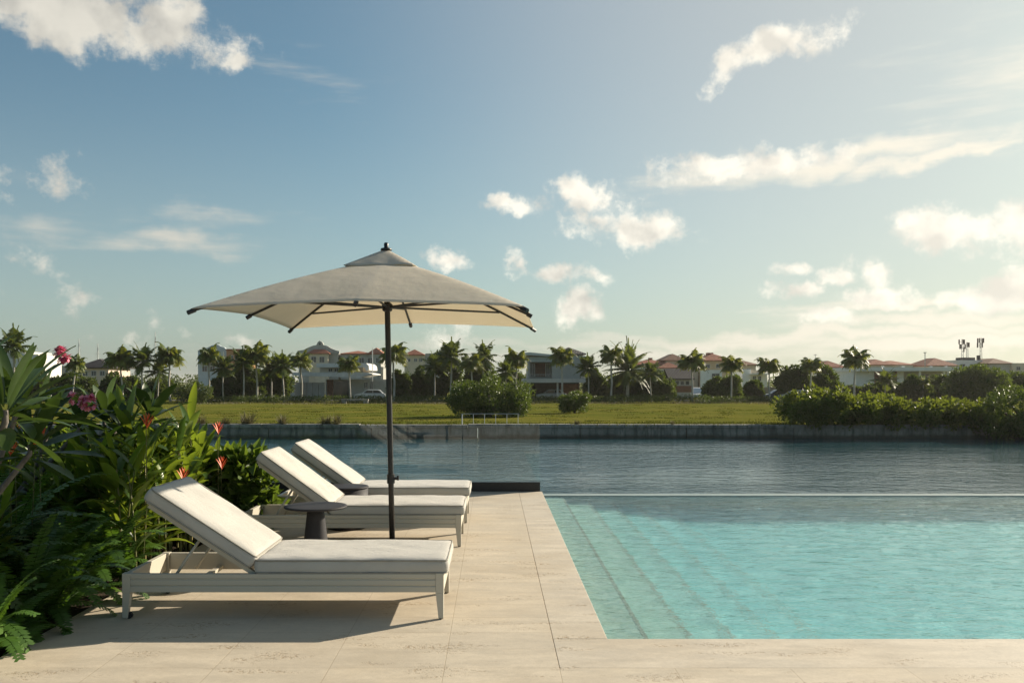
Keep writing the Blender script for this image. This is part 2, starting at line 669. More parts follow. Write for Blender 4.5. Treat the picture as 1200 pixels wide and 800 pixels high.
m, t = newmat('canal_water')
p = t.pos()
h1 = t.noise(t.mapping(p, rot=(0, 0, R(24)), sc=(1.1, 1.7, 1)), 1.0, 4, 0.55, dist=0.7)
h2 = t.noise(t.mapping(p, rot=(0, 0, R(-24)), sc=(4.0, 6.0, 1)), 1.0, 3, 0.55, dist=0.4)
calm = t.smooth(t.noise(t.mapping(p, sc=(0.05, 0.16, 1)), 1.0, 3), 0.35, 0.62, 0.45, 1.0)
h = t.m('MULTIPLY', t.m('MULTIPLY_ADD', h2, 0.32, h1), calm)
nrm = t.bump(h, 1.0, 0.095)
pr = t.n('ShaderNodeBsdfPrincipled')
pr.inputs['Base Color'].default_value = (0.019, 0.060, 0.074, 1)
pr.inputs['Roughness'].default_value = 0.05
pr.inputs['IOR'].default_value = 1.33
t.put(pr.inputs['Normal'], nrm)
t.out(pr.outputs[0])
M['canal'] = m

# lawn / ground
m, t = newmat('lawn_grass')
p = t.pos()
n1 = t.noise(t.mapping(p, sc=(0.5, 1.6, 1)), 0.22, 6, 0.6)
n2 = t.noise(p, 5.0, 6, 0.75)
n3 = t.noise(p, 1.1, 5, 0.65)
c = t.mix(t.smooth(n1, 0.35, 0.65), (0.10, 0.118, 0.018), (0.175, 0.16, 0.032))
c = t.mix(t.smooth(n3, 0.5, 0.75, 0, 0.6), c, (0.075, 0.11, 0.022))
c = t.mix(t.smooth(n2, 0.4, 0.75, 0, 0.55), c, (0.07, 0.08, 0.022))
t.out(t.principled(c, 0.95, 0.0, t.bump(n2, 0.8, 0.18)))
M['lawn'] = m
m, t = newmat('planting_soil')
n = t.noise(t.pos(), 14, 7, 0.7)
c = t.mix(t.smooth(n, 0.35, 0.7), (0.016, 0.011, 0.007), (0.06, 0.042, 0.025))
t.out(t.principled(c, 0.9, 0.2, t.bump(n, 0.9, 0.04)))
M['soil'] = m
# sea wall concrete
m, t = newmat('old_concrete')
p = t.pos()
n1 = t.noise(p, 1.3, 7, 0.65)
n2 = t.noise(t.mapping(p, sc=(2.2, 1, 0.35)), 1.6, 5, 0.65)
c = t.mix(t.smooth(n1, 0.3, 0.7), (0.17, 0.168, 0.15), (0.33, 0.315, 0.275))
c = t.mix(t.smooth(n2, 0.45, 0.65, 0, 0.75), c, (0.085, 0.085, 0.072))
sz = t.n('ShaderNodeSeparateXYZ')
t.put(sz.inputs[0], p)
c = t.mix(t.smooth(t.m('MULTIPLY_ADD', n1, 0.25, sz.outputs[2]), -1.62, -1.35, 0.85, 0), c, (0.05, 0.05, 0.035))
t.out(t.principled(c, 0.85, 0.3, t.bump(n1, 0.6, 0.05)))
M['concrete'] = m

M['frame'] = grain('lounger_lacquer', (0.50, 0.465, 0.385), 0.45, 0.02, 3, 0.45, 0.05, 200, 0.001)
m, t = newmat('cushion_fabric')
o = t.obj()
w1 = t.n('ShaderNodeTexWave', wave_type='BANDS', bands_direction='X')
w2 = t.n('ShaderNodeTexWave', wave_type='BANDS', bands_direction='Y')
for w_ in (w1, w2):
    w_.inputs['Scale'].default_value = 160
    t.put(w_.inputs['Vector'], o)
weave = t.m('ADD', w1.outputs['Fac'], w2.outputs['Fac'])
n1 = t.noise(o, 3.2, 6, 0.6)
n2 = t.noise(o, 60, 3, 0.6)
wr = t.noise(t.mapping(o, sc=(1, 2.2, 1)), 5.5, 4, 0.55, dist=0.8)
c = t.mix(t.smooth(n1, 0.35, 0.68), (0.475, 0.46, 0.42), (0.54, 0.52, 0.475))
c = t.mix(t.smooth(n2, 0.4, 0.7, 0, 0.2), c, (0.50, 0.48, 0.44))
hh = t.m('MULTIPLY_ADD', weave, 0.06, t.m('MULTIPLY', wr, 1.2))
p_ = t.n('ShaderNodeBsdfPrincipled')
t.put(p_.inputs['Base Color'], c)
p_.inputs['Roughness'].default_value = 0.9
p_.inputs['Specular IOR Level'].default_value = 0.15
p_.inputs['Sheen Weight'].default_value = 0.25
t.put(p_.inputs['Normal'], t.bump(hh, 0.55, 0.014))
t.out(p_.outputs[0])
M['fabric'] = m
M['piping'] = grain('cushion_piping', (0.30, 0.285, 0.25), 0.85, 0.1, 20, 0.2)
M['black'] = grain('black_powder_coat', (0.018, 0.017, 0.017), 0.42, 0.2, 20, 0.45, 0.1, 150, 0.001)
M['tabletop'] = grain('dark_table_coat', (0.030, 0.029, 0.033), 0.6, 0.15, 12, 0.22, 0.1, 180, 0.001)
M['rubber'] = grain('rubber', (0.02, 0.02, 0.02), 0.7)
# parasol cloth
m, t = newmat('parasol_cloth')
o = t.obj()
n = t.noise(o, 2.5, 5, 0.6)
wr = t.noise(t.mapping(o, sc=(2, 2, 1)), 3, 4, 0.5)
c = t.mix(t.smooth(n, 0.3, 0.7), (0.78, 0.73, 0.64), (0.84, 0.79, 0.70))
df = t.principled(c, 0.9, 0.15, t.bump(wr, 0.25, 0.03))
tr = t.n('ShaderNodeBsdfTranslucent')
t.put(tr.inputs[0], (0.80, 0.73, 0.60))
mx = t.n('ShaderNodeMixShader')
mx.inputs[0].default_value = 0.48
t.put(mx.inputs[1], df)
t.put(mx.inputs[2], tr.outputs[0])
t.out(mx.outputs[0])
M['cloth'] = m
# balustrade glass
m, t = newmat('balustrade_glass')
fr = t.n('ShaderNodeFresnel')
fr.inputs['IOR'].default_value = 1.5
tr = t.n('ShaderNodeBsdfTransparent')
tr.inputs[0].default_value = (0.965, 0.985, 0.978, 1)
gl = t.n('ShaderNodeBsdfGlossy')
gl.inputs['Roughness'].default_value = 0.0
mx = t.n('ShaderNodeMixShader')
t.put(mx.inputs[0], fr.outputs[0])
t.put(mx.inputs[1], tr.outputs[0])
t.put(mx.inputs[2], gl.outputs[0])
t.out(mx.outputs[0])
M['glass'] = m

# foliage
M['heli'] = leafmat('heliconia_leaf', (0.028, 0.070, 0.010), (0.082, 0.165, 0.018), (0.20, 0.25, 0.034), 0.34, 0.45, 0.5)
M['plum'] = leafmat('frangipani_leaf', (0.020, 0.042, 0.012), (0.038, 0.078, 0.018), (0.075, 0.12, 0.03), 0.40, 0.25, 0.5)
M['fern'] = leafmat('fern_leaf', (0.024, 0.062, 0.012), (0.055, 0.125, 0.018), (0.10, 0.19, 0.028), 0.42, 0.32)
M['shrub'] = leafmat('shrub_leaf', (0.032, 0.07, 0.012), (0.075, 0.15, 0.02), (0.15, 0.21, 0.035), 0.36, 0.36, 0.5)
M['tree'] = leafmat('tree_leaf', (0.024, 0.046, 0.012), (0.052, 0.085, 0.018), (0.105, 0.14, 0.028), 0.5, 0.34)
M['bush'] = leafmat('bush_leaf', (0.022, 0.048, 0.010), (0.055, 0.10, 0.016), (0.12, 0.16, 0.028), 0.42, 0.32)
M['vine'] = leafmat('shore_leaf', (0.028, 0.055, 0.010), (0.085, 0.13, 0.018), (0.19, 0.22, 0.035), 0.40, 0.36)
M['palm'] = leafmat('palm_frond', (0.042, 0.085, 0.015), (0.11, 0.16, 0.024), (0.23, 0.235, 0.04), 0.45, 0.42)
M['blade'] = leafmat('lawn_blade', (0.05, 0.065, 0.012), (0.09, 0.11, 0.018), (0.15, 0.15, 0.03), 0.95, 0.15, 0.0)
M['palmdark'] = leafmat('dark_palm_frond', (0.026, 0.056, 0.012), (0.065, 0.11, 0.019), (0.14, 0.165, 0.03), 0.48, 0.38)
M['dry'] = leafmat('dry_grass', (0.05, 0.05, 0.022), (0.11, 0.10, 0.045), (0.20, 0.17, 0.09), 0.7, 0.2)
M['bark'] = grain('bark', (0.13, 0.10, 0.075), 0.9, 0.4, 8, 0.2, 0.6, 30, 0.02)
M['palmtrunk'] = grain('palm_trunk', (0.46, 0.43, 0.38), 0.85, 0.25, 4, 0.2, 0.4, 12, 0.02)
M['shaft'] = grain('palm_crownshaft', (0.10, 0.16, 0.05), 0.5, 0.2, 4)
M['cane'] = leafmat('green_cane', (0.06, 0.08, 0.02), (0.14, 0.15, 0.04), (0.30, 0.24, 0.09), 0.5, 0.1)
M['grey_stem'] = grain('grey_stem', (0.16, 0.14, 0.12), 0.8, 0.3, 10)
m, t = newmat('orange_bract')
c = t.mix(t.attr('tint'), (0.55, 0.045, 0.02), (0.75, 0.16, 0.04))
t.out(t.principled(c, 0.45, 0.4))
M['bract'] = m
m, t = newmat('pink_petal')
c = t.mix(t.attr('tint'), (0.48, 0.05, 0.14), (0.78, 0.34, 0.42))
t.out(t.principled(c, 0.5, 0.3))
M['petal'] = m

# buildings
M['w_white'] = grain('white_render', (0.66, 0.65, 0.61), 0.8, 0.06, 1.2, 0.25, 0.2, 20, 0.01, dirt=(0.48, 0.46, 0.42))
M['w_glare'] = grain('glare_white_render', (0.80, 0.78, 0.73), 0.8, 0.05, 1.2, 0.25, 0.2, 20, 0.01)  # white render with sun glare put into its colour, for right-hand houses
M['w_cream'] = grain('cream_render', (0.62, 0.54, 0.42), 0.8, 0.08, 1.2, 0.25, 0.2, 20, 0.01, dirt=(0.45, 0.38, 0.28))
M['w_blue'] = grain('pale_blue_render', (0.50, 0.56, 0.60), 0.8, 0.06, 1.0, 0.25, 0.2, 20, 0.01, dirt=(0.36, 0.39, 0.40))
M['w_orange'] = grain('terracotta_render', (0.48, 0.26, 0.14), 0.8, 0.1, 1.0, 0.25)
M['w_grey'] = grain('grey_render', (0.42, 0.42, 0.39), 0.8, 0.08, 1.0, 0.25, dirt=(0.3, 0.3, 0.27))
M['w_tan'] = grain('tan_render', (0.55, 0.42, 0.27), 0.8, 0.08, 1.0, 0.25)
M['w_pink'] = grain('pale_pink_render', (0.62, 0.50, 0.42), 0.8, 0.08, 1.0, 0.25)
M['wood'] = grain('brown_wood', (0.16, 0.075, 0.045), 0.6, 0.25, 3, 0.3)
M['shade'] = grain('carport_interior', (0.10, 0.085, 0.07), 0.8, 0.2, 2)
def tiles(name, col):
    m, t = newmat(name)
    o = t.obj()
    w = t.n('ShaderNodeTexWave', wave_type='BANDS', bands_direction='X')
    w.inputs['Scale'].default_value = 1.3
    t.put(w.inputs['Vector'], o)
    w3 = t.n('ShaderNodeTexWave', wave_type='BANDS', bands_direction='Z')
    w3.inputs['Scale'].default_value = 1.6
    t.put(w3.inputs['Vector'], o)
    n = t.noise(o, 1.8, 6, 0.7)
    c = t.mix(t.smooth(n, 0.3, 0.7), tuple(k * 0.65 for k in col), tuple(min(1, k * 1.25) for k in col))
    c = t.mix(t.m('MULTIPLY', w.outputs['Fac'], 0.35), c, tuple(k * 0.5 for k in col))
    t.out(t.principled(c, 0.8, 0.25, t.bump(t.m('ADD', w.outputs['Fac'], w3.outputs['Fac']), 0.5, 0.06)))
    return m
M['r_red'] = tiles('clay_roof_tiles', (0.36, 0.14, 0.085))
M['r_brown'] = tiles('brown_roof_tiles', (0.27, 0.15, 0.10))
M['r_dark'] = tiles('dark_slate_roof', (0.055, 0.05, 0.052))
M['r_grey'] = tiles('grey_roof_tiles', (0.17, 0.15, 0.14))
m, t = newmat('thatch')
o = t.obj()
n = t.noise(t.mapping(o, sc=(9, 9, 1.5)), 1.2, 6, 0.7)
c = t.mix(t.smooth(n, 0.3, 0.7), (0.055, 0.042, 0.03), (0.17, 0.135, 0.10))
t.out(t.principled(c, 0.95, 0.1, t.bump(n, 0.8, 0.15)))
M['thatch'] = m
M['pane'] = grain('window_glass', (0.03, 0.04, 0.045), 0.08, 0.2, 1, 0.6, 0.02)
M['alu'] = grain('aluminium', (0.45, 0.45, 0.45), 0.4, 0.1, 5, 0.5, metal=0.6)
M['steel'] = grain('galvanised_steel', (0.42, 0.42, 0.41), 0.5, 0.15, 5, 0.5, metal=0.3)
M['mastpaint'] = grain('white_mast_paint', (0.62, 0.62, 0.60), 0.5, 0.1, 3)
M['car_white'] = grain('white_car_paint', (0.70, 0.70, 0.69), 0.25, 0.03, 3, 0.5, 0.02)
M['car_silver'] = grain('silver_car_paint', (0.36, 0.39, 0.42), 0.28, 0.05, 3, 0.5, 0.02, metal=0.4)
M['car_dark'] = grain('dark_blue_car_paint', (0.03, 0.05, 0.09), 0.25, 0.1, 3, 0.5, 0.02)
M['lamp'] = grain('lamp_lens', (0.6, 0.6, 0.58), 0.15, 0.05, 3)
M['asphalt'] = grain('asphalt', (0.05, 0.05, 0.05), 0.9, 0.25, 2)

# ================================================================== THE SETTING
WATER = -1.80
LAND = -1.06
SHORE = 52.0
EDGE = 12.09           # far edge of the deck
PX0, PX1, PY0 = 0.665, 9.0, 5.16   # pool


def sheet(name, x0, x1, y0, y1, z, mat, kind='structure'):
    mb = MB()
    mb.add([(x0, y0, z), (x1, y0, z), (x1, y1, z), (x0, y1, z)], [(0, 1, 2, 3)])
    return tag(mb.build(name, mat), kind=kind)


sheet('ground', -4500, 4500, SHORE + 0.5, 6500, LAND, M['lawn'])
sheet('canal_bed', -900, 900, 12.0, SHORE + 0.8, -3.2, M['soil'])
sheet('canal_water', -900, 900, 12.55, SHORE + 0.2, WATER, M['canal'])
sheet('road', -300, 300, 121, 127, LAND + 0.006, M['asphalt'])
mb = MB()
mb.box(-120, -2.67, -12, 12.2, -0.4, -0.035)
tag(mb.build('planting_bed', M['soil']), kind='structure')
mb = MB()
mb.box(12.0, 120, -12, 12.2, -0.4, -0.05)
tag(mb.build('side_lawn', M['lawn']), kind='structure')
# deck: flush stone, coping butted against it
mb = MB()
mb.box(-2.67, 0.345, -5.9, EDGE, -0.12, 0)
mb.box(0.345, 12.0, -5.9, 4.63, -0.12, 0)
tag(mb.build('deck', M['deck']), kind='structure')
mb = MB()
mb.box(0.3462, PX0, 5.16, EDGE, -0.11, -0.0005)
mb.box(0.3462, 12.0, 4.6312, 5.1588, -0.11, -0.0005)
mb.box(PX1, 12.0, 5.16, EDGE, -0.11, -0.0005)
tag(mb.build('pool_coping', M['coping'], bevel=0.004), kind='structure')
# pool shell and steps
mb = MB()
D = -1.0
mb.box(PX0 - 0.3, PX1 + 0.3, PY0 - 0.3, 12.25, D - 0.2, D)
mb.box(PX0 - 0.25, PX0 + 0.012, PY0 - 0.3, 12.2, D, -0.112)
mb.box(PX1 - 0.012, PX1 + 0.25, PY0 - 0.3, 12.2, D, -0.112)
mb.box(PX0 + 0.012, PX1 - 0.012, PY0 - 0.25, PY0 + 0.012, D, -0.112)
xs = PX0 + 0.012
steps = [(0.27, -0.14), (0.33, -0.40), (0.33, -0.60), (0.33, -0.76), (0.33, -0.88)]
noses = MB()
for w_, z_ in steps:
    mb.box(xs, xs + w_, PY0 + 0.012, 12.0, D, z_)
    noses.box(xs + w_ - 0.022, xs + w_ + 0.004, PY0 + 0.012, 11.998, z_ - 0.03, z_ + 0.004)
    xs += w_
tag(mb.build('pool_shell', M['pool']), kind='structure')
tag(noses.build('pool_step_nosing', M['nosing']), kind='structure')
mb = MB()
mb.box(PX0 + 0.012, PX1 - 0.012, 12.0, 12.24, D, -0.046)
tag(mb.build('pool_weir', M['weir'], bevel=0.01), kind='structure')
# the water: a closed body with a rippled top
gx, gy = 380, 320
wx = np.linspace(PX0 - 0.05, PX1 + 0.05, gx)
wy = np.linspace(PY0 - 0.05, 12.03, gy)
GX, GY = np.meshgrid(wx, wy, indexing='ij')
wg = np.random.default_rng(12)
GZ = np.zeros_like(GX)
for k in range(72):
    lam = 0.10 + 0.5 * wg.random() ** 2.2
    th = R(-60) + wg.normal() * 0.7
    kx, ky = math.cos(th) * 2 * math.pi / lam, math.sin(th) * 2 * math.pi / lam
    GZ += 0.00042 * lam ** 0.95 * np.sin(kx * GX + ky * GY + wg.uniform(0, 6.28) + 0.6 * np.sin(GX * 0.9 + k) + 0.5 * np.sin(GY * 1.1 + 2 * k))
V = np.stack([GX, GY, GZ - 0.055], -1).reshape(-1, 3)
V2 = V.copy()
V2[:, 2] = D - 0.05
q = np.arange(gx * gy).reshape(gx, gy)
top = np.stack([q[:-1, :-1], q[1:, :-1], q[1:, 1:], q[:-1, 1:]], -1).reshape(-1, 4)
mb = MB()
mb.arrays(V, top, np.full(len(V), 0.5))
nv = len(V)
mb.v += [(PX0 - .05, PY0 - .05, D - .05), (PX1 + .05, PY0 - .05, D - .05), (PX1 + .05, 12.03, D - .05), (PX0 - .05, 12.03, D - .05)]
mb.t += [0.5] * 4
mb.f += [tuple([nv] + [nv + 1] + q[::-1, 0].tolist()), tuple([nv + 1, nv + 2] + q[-1, ::-1].tolist()), tuple([nv + 2, nv + 3] + q[:, -1].tolist()), tuple([nv + 3, nv] + q[0, :].tolist()), (nv, nv + 3, nv + 2, nv + 1)]
pw = tag(mb.build('pool_water', M['pool_water'], smooth=True), kind='structure')
pw.data.polygons.foreach_set('use_smooth', [len(p_.vertices) == 4 and p_.center.z > -0.3 for p_ in pw.data.polygons])
pw.cycles.is_caustics_caster = True
bpy.data.objects['pool_shell'].cycles.is_caustics_receiver = True
bpy.data.objects['pool_step_nosing'].cycles.is_caustics_receiver = True
so.data.cycles.is_caustics_light = True
# near bank
mb = MB()
mb.box(-120, PX0 - 0.31, 12.2, 12.5, -3.2, -0.10)
mb.box(PX0 - 0.31, PX1 + 0.31, 12.27, 12.5, -3.2, -0.30)
mb.box(PX1 + 0.31, 120, 12.2, 12.5, -3.2, -0.10)
tag(mb.build('bank_wall', M['concrete']), kind='structure')

# far sea wall: long concrete wall in cast lengths with a capping
w = thing('sea_wall', 'long weathered grey concrete sea wall along the far bank of the canal', 'wall', (0, SHORE, LAND))
mb = MB()
g = random.Random(3)
x = -160.0
while x < 240:
    L = g.uniform(5.2, 6.4)
    mb.box(x, x + L - 0.05, g.uniform(-0.03, 0.03), 0.6, -2.1, -0.14)
    x += L
mb.build('wall', M['concrete'], w)
mb = MB()
x = -160.0
while x < 240:
    L = g.uniform(5.2, 6.4)
    z_ = g.uniform(-0.02, 0.04)
    mb.box(x, x + L - 0.03, -0.09, 0.62, -0.14, 0.05 + z_)
    x += L
mb.build('capping', M['concrete'], w, bevel=0.02)

# ================================================================== GLASS BALUSTRADE
gb = thing('glass_balustrade', 'frameless clear glass balustrade standing in a black channel along the far deck edge', 'railing', (0, 12.16, 0))
mb = MB()
mb.box(-9.5, 0.64, -0.06, 0.05, -0.10, 0.125)
mb.build('base_channel', M['black'], gb, bevel=0.004)
edges = [X(e, 12.16) for e in (633, 542, 478, 414, 324, 236, 150, 62, -25, -110)]
for a, b in zip(edges[1:], edges[:-1]):
    mb = MB()
    mb.box(a + 0.006, b - 0.006, -0.006, 0.006, 0.126, 0.90)
    mb.build('glass_panel', M['glass'], gb)


# ================================================================== LOUNGERS
def cushion(L, W, T, seed, puff=0.011):
    """soft slab, x 0..L, y +-W/2, z 0..T"""
    nx, ny, nz = 36, 16, 6
    g = np.random.default_rng(seed)
    ph = g.random((6, 3)) * 6.28
    fr = g.uniform(3, 11, (6, 2))
    vs_, ids, fs = [], {}, []

    def vid(i, j, k):
        key = (i, j, k)
        if key in ids:
            return ids[key]
        u, v_, w_ = i / nx * 2 - 1, j / ny * 2 - 1, k / nz * 2 - 1
        # round corners by pulling the cube onto a super-ellipsoid
        px_, py_, pz_ = u * L / 2, v_ * W / 2, w_ * T / 2
        r = 0.024
        q = Vector((px_, py_, pz_))
        inner = Vector((max(-L / 2 + r, min(L / 2 - r, px_)), max(-W / 2 + r, min(W / 2 - r, py_)), max(-T / 2 + r, min(T / 2 - r, pz_))))
        d = q - inner
        if d.length > 1e-6:
            q = inner + d.normalized() * min(r, d.length)
        ex, ey = 1 - abs(u) ** 6, 1 - abs(v_) ** 5
        bulge = puff * ex * ey
        wr_ = sum(math.sin(fr[a, 0] * u * L * 1.2 + ph[a, 0]) * math.sin(fr[a, 1] * v_ + ph[a, 1]) for a in range(6)) * 0.0016
        if w_ > 0:
            q.z += w_ * (bulge + wr_)
        else:
            q.z += w_ * bulge * 0.25
        side = (1 - abs(w_) ** 2) * 0.006
        if abs(v_) > 0.99:
            q.y += math.copysign(side + wr_, v_)
        if abs(u) > 0.99:
            q.x += math.copysign(side + wr_, u)
        ids[key] = len(vs_)
        vs_.append((q.x + L / 2, q.y, q.z + T / 2))
        return ids[key]
    for i in range(nx):
        for j in range(ny):
            for k in (0, nz):
                fs.append((vid(i, j, k), vid(i + 1, j, k), vid(i + 1, j + 1, k), vid(i, j + 1, k)))
    for i in range(nx):
        for k in range(nz):
            for j in (0, ny):
                fs.append((vid(i, j, k), vid(i + 1, j, k), vid(i + 1, j, k + 1), vid(i, j, k + 1)))
    for j in range(ny):
        for k in range(nz):
            for i in (0, nx):
                fs.append((vid(i, j, k), vid(i, j + 1, k), vid(i, j + 1, k + 1), vid(i, j, k + 1)))
    mb = MB()
    mb.add(vs_, fs)
    return mb


def pipe_ring(L, W, z, r=0.0058, inset=0.004):
    pts = []
    rad = 0.03
    a, b = L - inset, W / 2 - inset
    for (cx_, cy_, a0) in ((a - rad, b - rad, 0), (inset + rad, b - rad, 90), (inset + rad, -b + rad, 180), (a - rad, -b + rad, 270)):
        for q in range(5):
            an = R(a0 + q * 22.5)
            pts.append((cx_ + rad * math.cos(an), cy_ + rad * math.sin(an), z))
    pts.append(pts[0])
    mb = MB()
    mb.tube(pts, r, 6, False)
    return mb


def rail_profile(h0, h1, th, sgn):
    """closed outline (offset, z) of a rail with two shadow grooves on its outer face"""
    g_ = 0.006
    H = h1 - h0
    pr = [(0, h0), (0, h0 + H * 0.30), (-g_, h0 + H * 0.32), (-g_, h0 + H * 0.37), (0, h0 + H * 0.39), (0, h0 + H * 0.66), (-g_, h0 + H * 0.68), (-g_, h0 + H * 0.73), (0, h0 + H * 0.75), (0, h1), (-th, h1), (-th, h0)]
    return [(sgn * u, z) for u, z in pr]


LX, LW = 1.01, 0.36
def make_lounger(label, loc, ang, seed):
    root = thing('sun_lounger', label, 'sun lounger', loc, 0, 'sun loungers in a row on the pool deck')
    mb = MB()
    for sg in (-1, 1):
        mb.prism([(sg * LW + u, z) for u, z in rail_profile(0.17, 0.285, 0.034, sg)], 'x', -LX + 0.051, LX - 0.051)
        mb.prism([(sg * LX + u, z) for u, z in rail_profile(0.17, 0.285, 0.034, sg)], 'y', -LW + 0.051, LW - 0.051)
    mb.build('frame', M['frame'], root, bevel=0.003)
    for sx in (-1, 1):
        for sy in (-1, 1):
            x0, y0 = sx * (LX - 0.025), sy * (LW - 0.025)
            q = MB()
            q.box(x0 - 0.026, x0 + 0.026, y0 - 0.026, y0 + 0.026, 0.165, 0.288)
            vs_ = []
            for zz, hw in ((0.165, 0.025), (0.006, 0.016)):
                for dx, dy in ((-1, -1), (1, -1), (1, 1), (-1, 1)):
                    cx_ = x0 + sx * (0.025 - hw)
                    cy_ = y0 + sy * (0.025 - hw)
                    vs_.append((cx_ + dx * hw, cy_ + dy * hw, zz))
            q.add(vs_, [(0, 1, 2, 3), (4, 7, 6, 5)] + [(i, (i + 1) % 4, (i + 1) % 4 + 4, i + 4) for i in range(4)])
            lg = q.build('leg', M['frame'], root, bevel=0.003)
            q = MB()
            if sx < 0:
                q.tube([(x0 + 0.012, y0 - 0.010, 0.021), (x0 + 0.012, y0 + 0.010, 0.021)], 0.021, 16)
                q.build('wheel', M['rubber'], lg)
            else:
                q.lathe([(0.012, 0), (0.014, 0.004), (0.012, 0.012)], 12, (x0 + 0.008, y0 + sy * 0.008, 0))
                q.build('foot_cap', M['rubber'], lg)
    mb = MB()
    for k in range(9):
        xx = -0.14 + k * 0.135
        mb.box(xx, xx + 0.07, -LW + 0.036, LW - 0.036, 0.262, 0.276)
    mb.build('seat_slats', M['frame'], root, bevel=0.002)
    for xa, za, zb in ((-0.19, 0.20, 0.26), (-0.62, 0.175, 0.20)):
        q = MB()
        q.box(xa, xa + 0.04, -LW + 0.036, LW - 0.036, za, zb)
        q.build('cross_bar', M['frame'], root, bevel=0.002)
    hx, hz = -0.19, 0.272
    RY = Matrix.Translation((hx, 0, hz)) @ Matrix.Rotation(R(ang), 4, 'Y') @ Matrix.Diagonal((-1, 1, 1, 1))
    mb = MB()
    for sy in (-1, 1):
        y0 = sy * (LW - 0.062)
        mb.box(0, 0.80, y0 - 0.018, y0 + 0.018, -0.012, 0.014, RY)
    for k in range(6):
        mb.box(0.06 + k * 0.14, 0.13 + k * 0.14, -LW + 0.0805, LW - 0.0805, -0.006, 0.012, RY)
    mb.build('backrest_frame', M['frame'], root)
    for sy in (-1, 1):
        a = RY @ Vector((0.42, sy * 0.26, -0.02))
        q = MB()
        q.tube([tuple(a), (a.x - 0.20, sy * 0.26, 0.19)], 0.010, 8)
        q.build('support_strut', M['frame'], root, smooth=True)
    # cushions
    sl = LX - hx + 0.020
    o = cushion(sl, 0.70, 0.098, seed).build('seat_cushion', M['fabric'], root, smooth=True, loc=(hx + 0.006, 0, 0.279))
    for z_ in (0.012, 0.0885):
        pipe_ring(sl, 0.715, z_).build('piping', M['piping'], o, smooth=True)
    o = cushion(0.80, 0.70, 0.098, seed + 7).build('back_cushion', M['fabric'], root, smooth=True)
    o.matrix_local = Matrix.Translation((hx - 0.004, 0, hz + 0.018)) @ Matrix.Rotation(R(ang), 4, 'Y') @ Matrix.Translation((-0.83, 0, 0.006))
    for z_ in (0.012, 0.0885):
        pipe_ring(0.80, 0.715, z_).build('piping', M['piping'], o, smooth=True)
    return root


make_lounger('cream cushioned sun lounger nearest the camera, beside the fern bed', (-1.322, 5.935, 0), 33, 1)
make_lounger('cream sun lounger in the middle, just behind the round pedestal table', (-1.30, 8.39, 0), 36, 2)
make_lounger('cream sun lounger farthest back, closest to the glass balustrade', (-1.285, 9.75, 0), 35, 3)

# ================================================================== SIDE TABLES
tx, ty = X(370, 7.1), 7.1
tb = thing('side_table', 'dark round side table with conical pedestal behind the nearest lounger', 'side table', (tx, ty, 0))
mb = MB()
mb.lathe([(0.02, 0.478), (0.20, 0.480), (0.243, 0.487), (0.25, 0.494), (0.247, 0.502), (0.22, 0.504), (0.02, 0.504)], 56)
mb.build('tabletop', M['tabletop'], tb, smooth=True)
mb = MB()
mb.lathe([(0.118, 0.0), (0.121, 0.01), (0.116, 0.03), (0.070, 0.44), (0.064, 0.479)], 48)
mb.build('pedestal', M['tabletop'], tb, smooth=True)
tx, ty = X(406, 9.07), 9.07
tb = thing('side_table', 'dark drum shaped side table between the two rear loungers', 'side table', (tx, ty, 0))
mb = MB()
mb.lathe([(0.02, 0.405), (0.20, 0.407), (0.222, 0.412), (0.228, 0.420), (0.222, 0.428), (0.2, 0.43), (0.02, 0.43)], 48)
mb.build('tabletop', M['tabletop'], tb, smooth=True)
mb = MB()
mb.lathe([(0.19, 0.0), (0.20, 0.01), (0.215, 0.1), (0.22, 0.404)], 48)
mb.build('drum', M['tabletop'], tb, smooth=True)

# ================================================================== PARASOL
PXX, PYY = X(460, 7.6), 7.6
pr_ = thing('parasol', 'square cream parasol on a slim black pole standing behind the nearest lounger', 'parasol', (PXX, PYY, 0), R(-4.0))
LEAN = -0.055


def lean(z):
    return LEAN * z / 2.6


mb = MB()
mb.tube([(lean(z), 0, z) for z in (0.04, 0.8, 1.6, 2.2, 2.58)], 0.024, 20)
mb.build('pole', M['black'], pr_, smooth=True)
mb = MB()
mb.box(-0.28, 0.28, -0.28, 0.28, 0.0, 0.045)
mb.tube([(0, 0, 0.045), (0, 0, 0.12)], 0.032, 16)
mb.build('base', M['black'], pr_, bevel=0.006)
mb = MB()
mb.lathe([(0.026, 0.62), (0.034, 0.625), (0.034, 0.70), (0.026, 0.705)], 20, (lean(0.66), 0, 0))
mb.tube([(lean(0.66) + 0.03, 0, 0.665), (lean(0.66) + 0.06, 0, 0.665)], 0.012, 10)
mb.tube([(lean(0.66) + 0.06, 0, 0.65), (lean(0.66) + 0.06, 0, 0.69)], 0.01, 10)
mb.build('crank', M['black'], pr_)
HS = 1.22
ZA, ZE = 2.545, 2.035


def canopy_z(x, y):
    """pyramid of eight facets with cloth sagging a little between the ribs"""
    ch = max(abs(x), abs(y)) / HS
    m_ = max(abs(x), abs(y))
    k_ = (min(abs(x), abs(y)) / m_) if m_ > 1e-6 else 0
    ze = 2.075 - 0.05 * k_ ** 2
    z = ZA - (ZA - ze) * (ch ** 1.03)
    return z + 0.022 * math.sin(ch * math.pi)


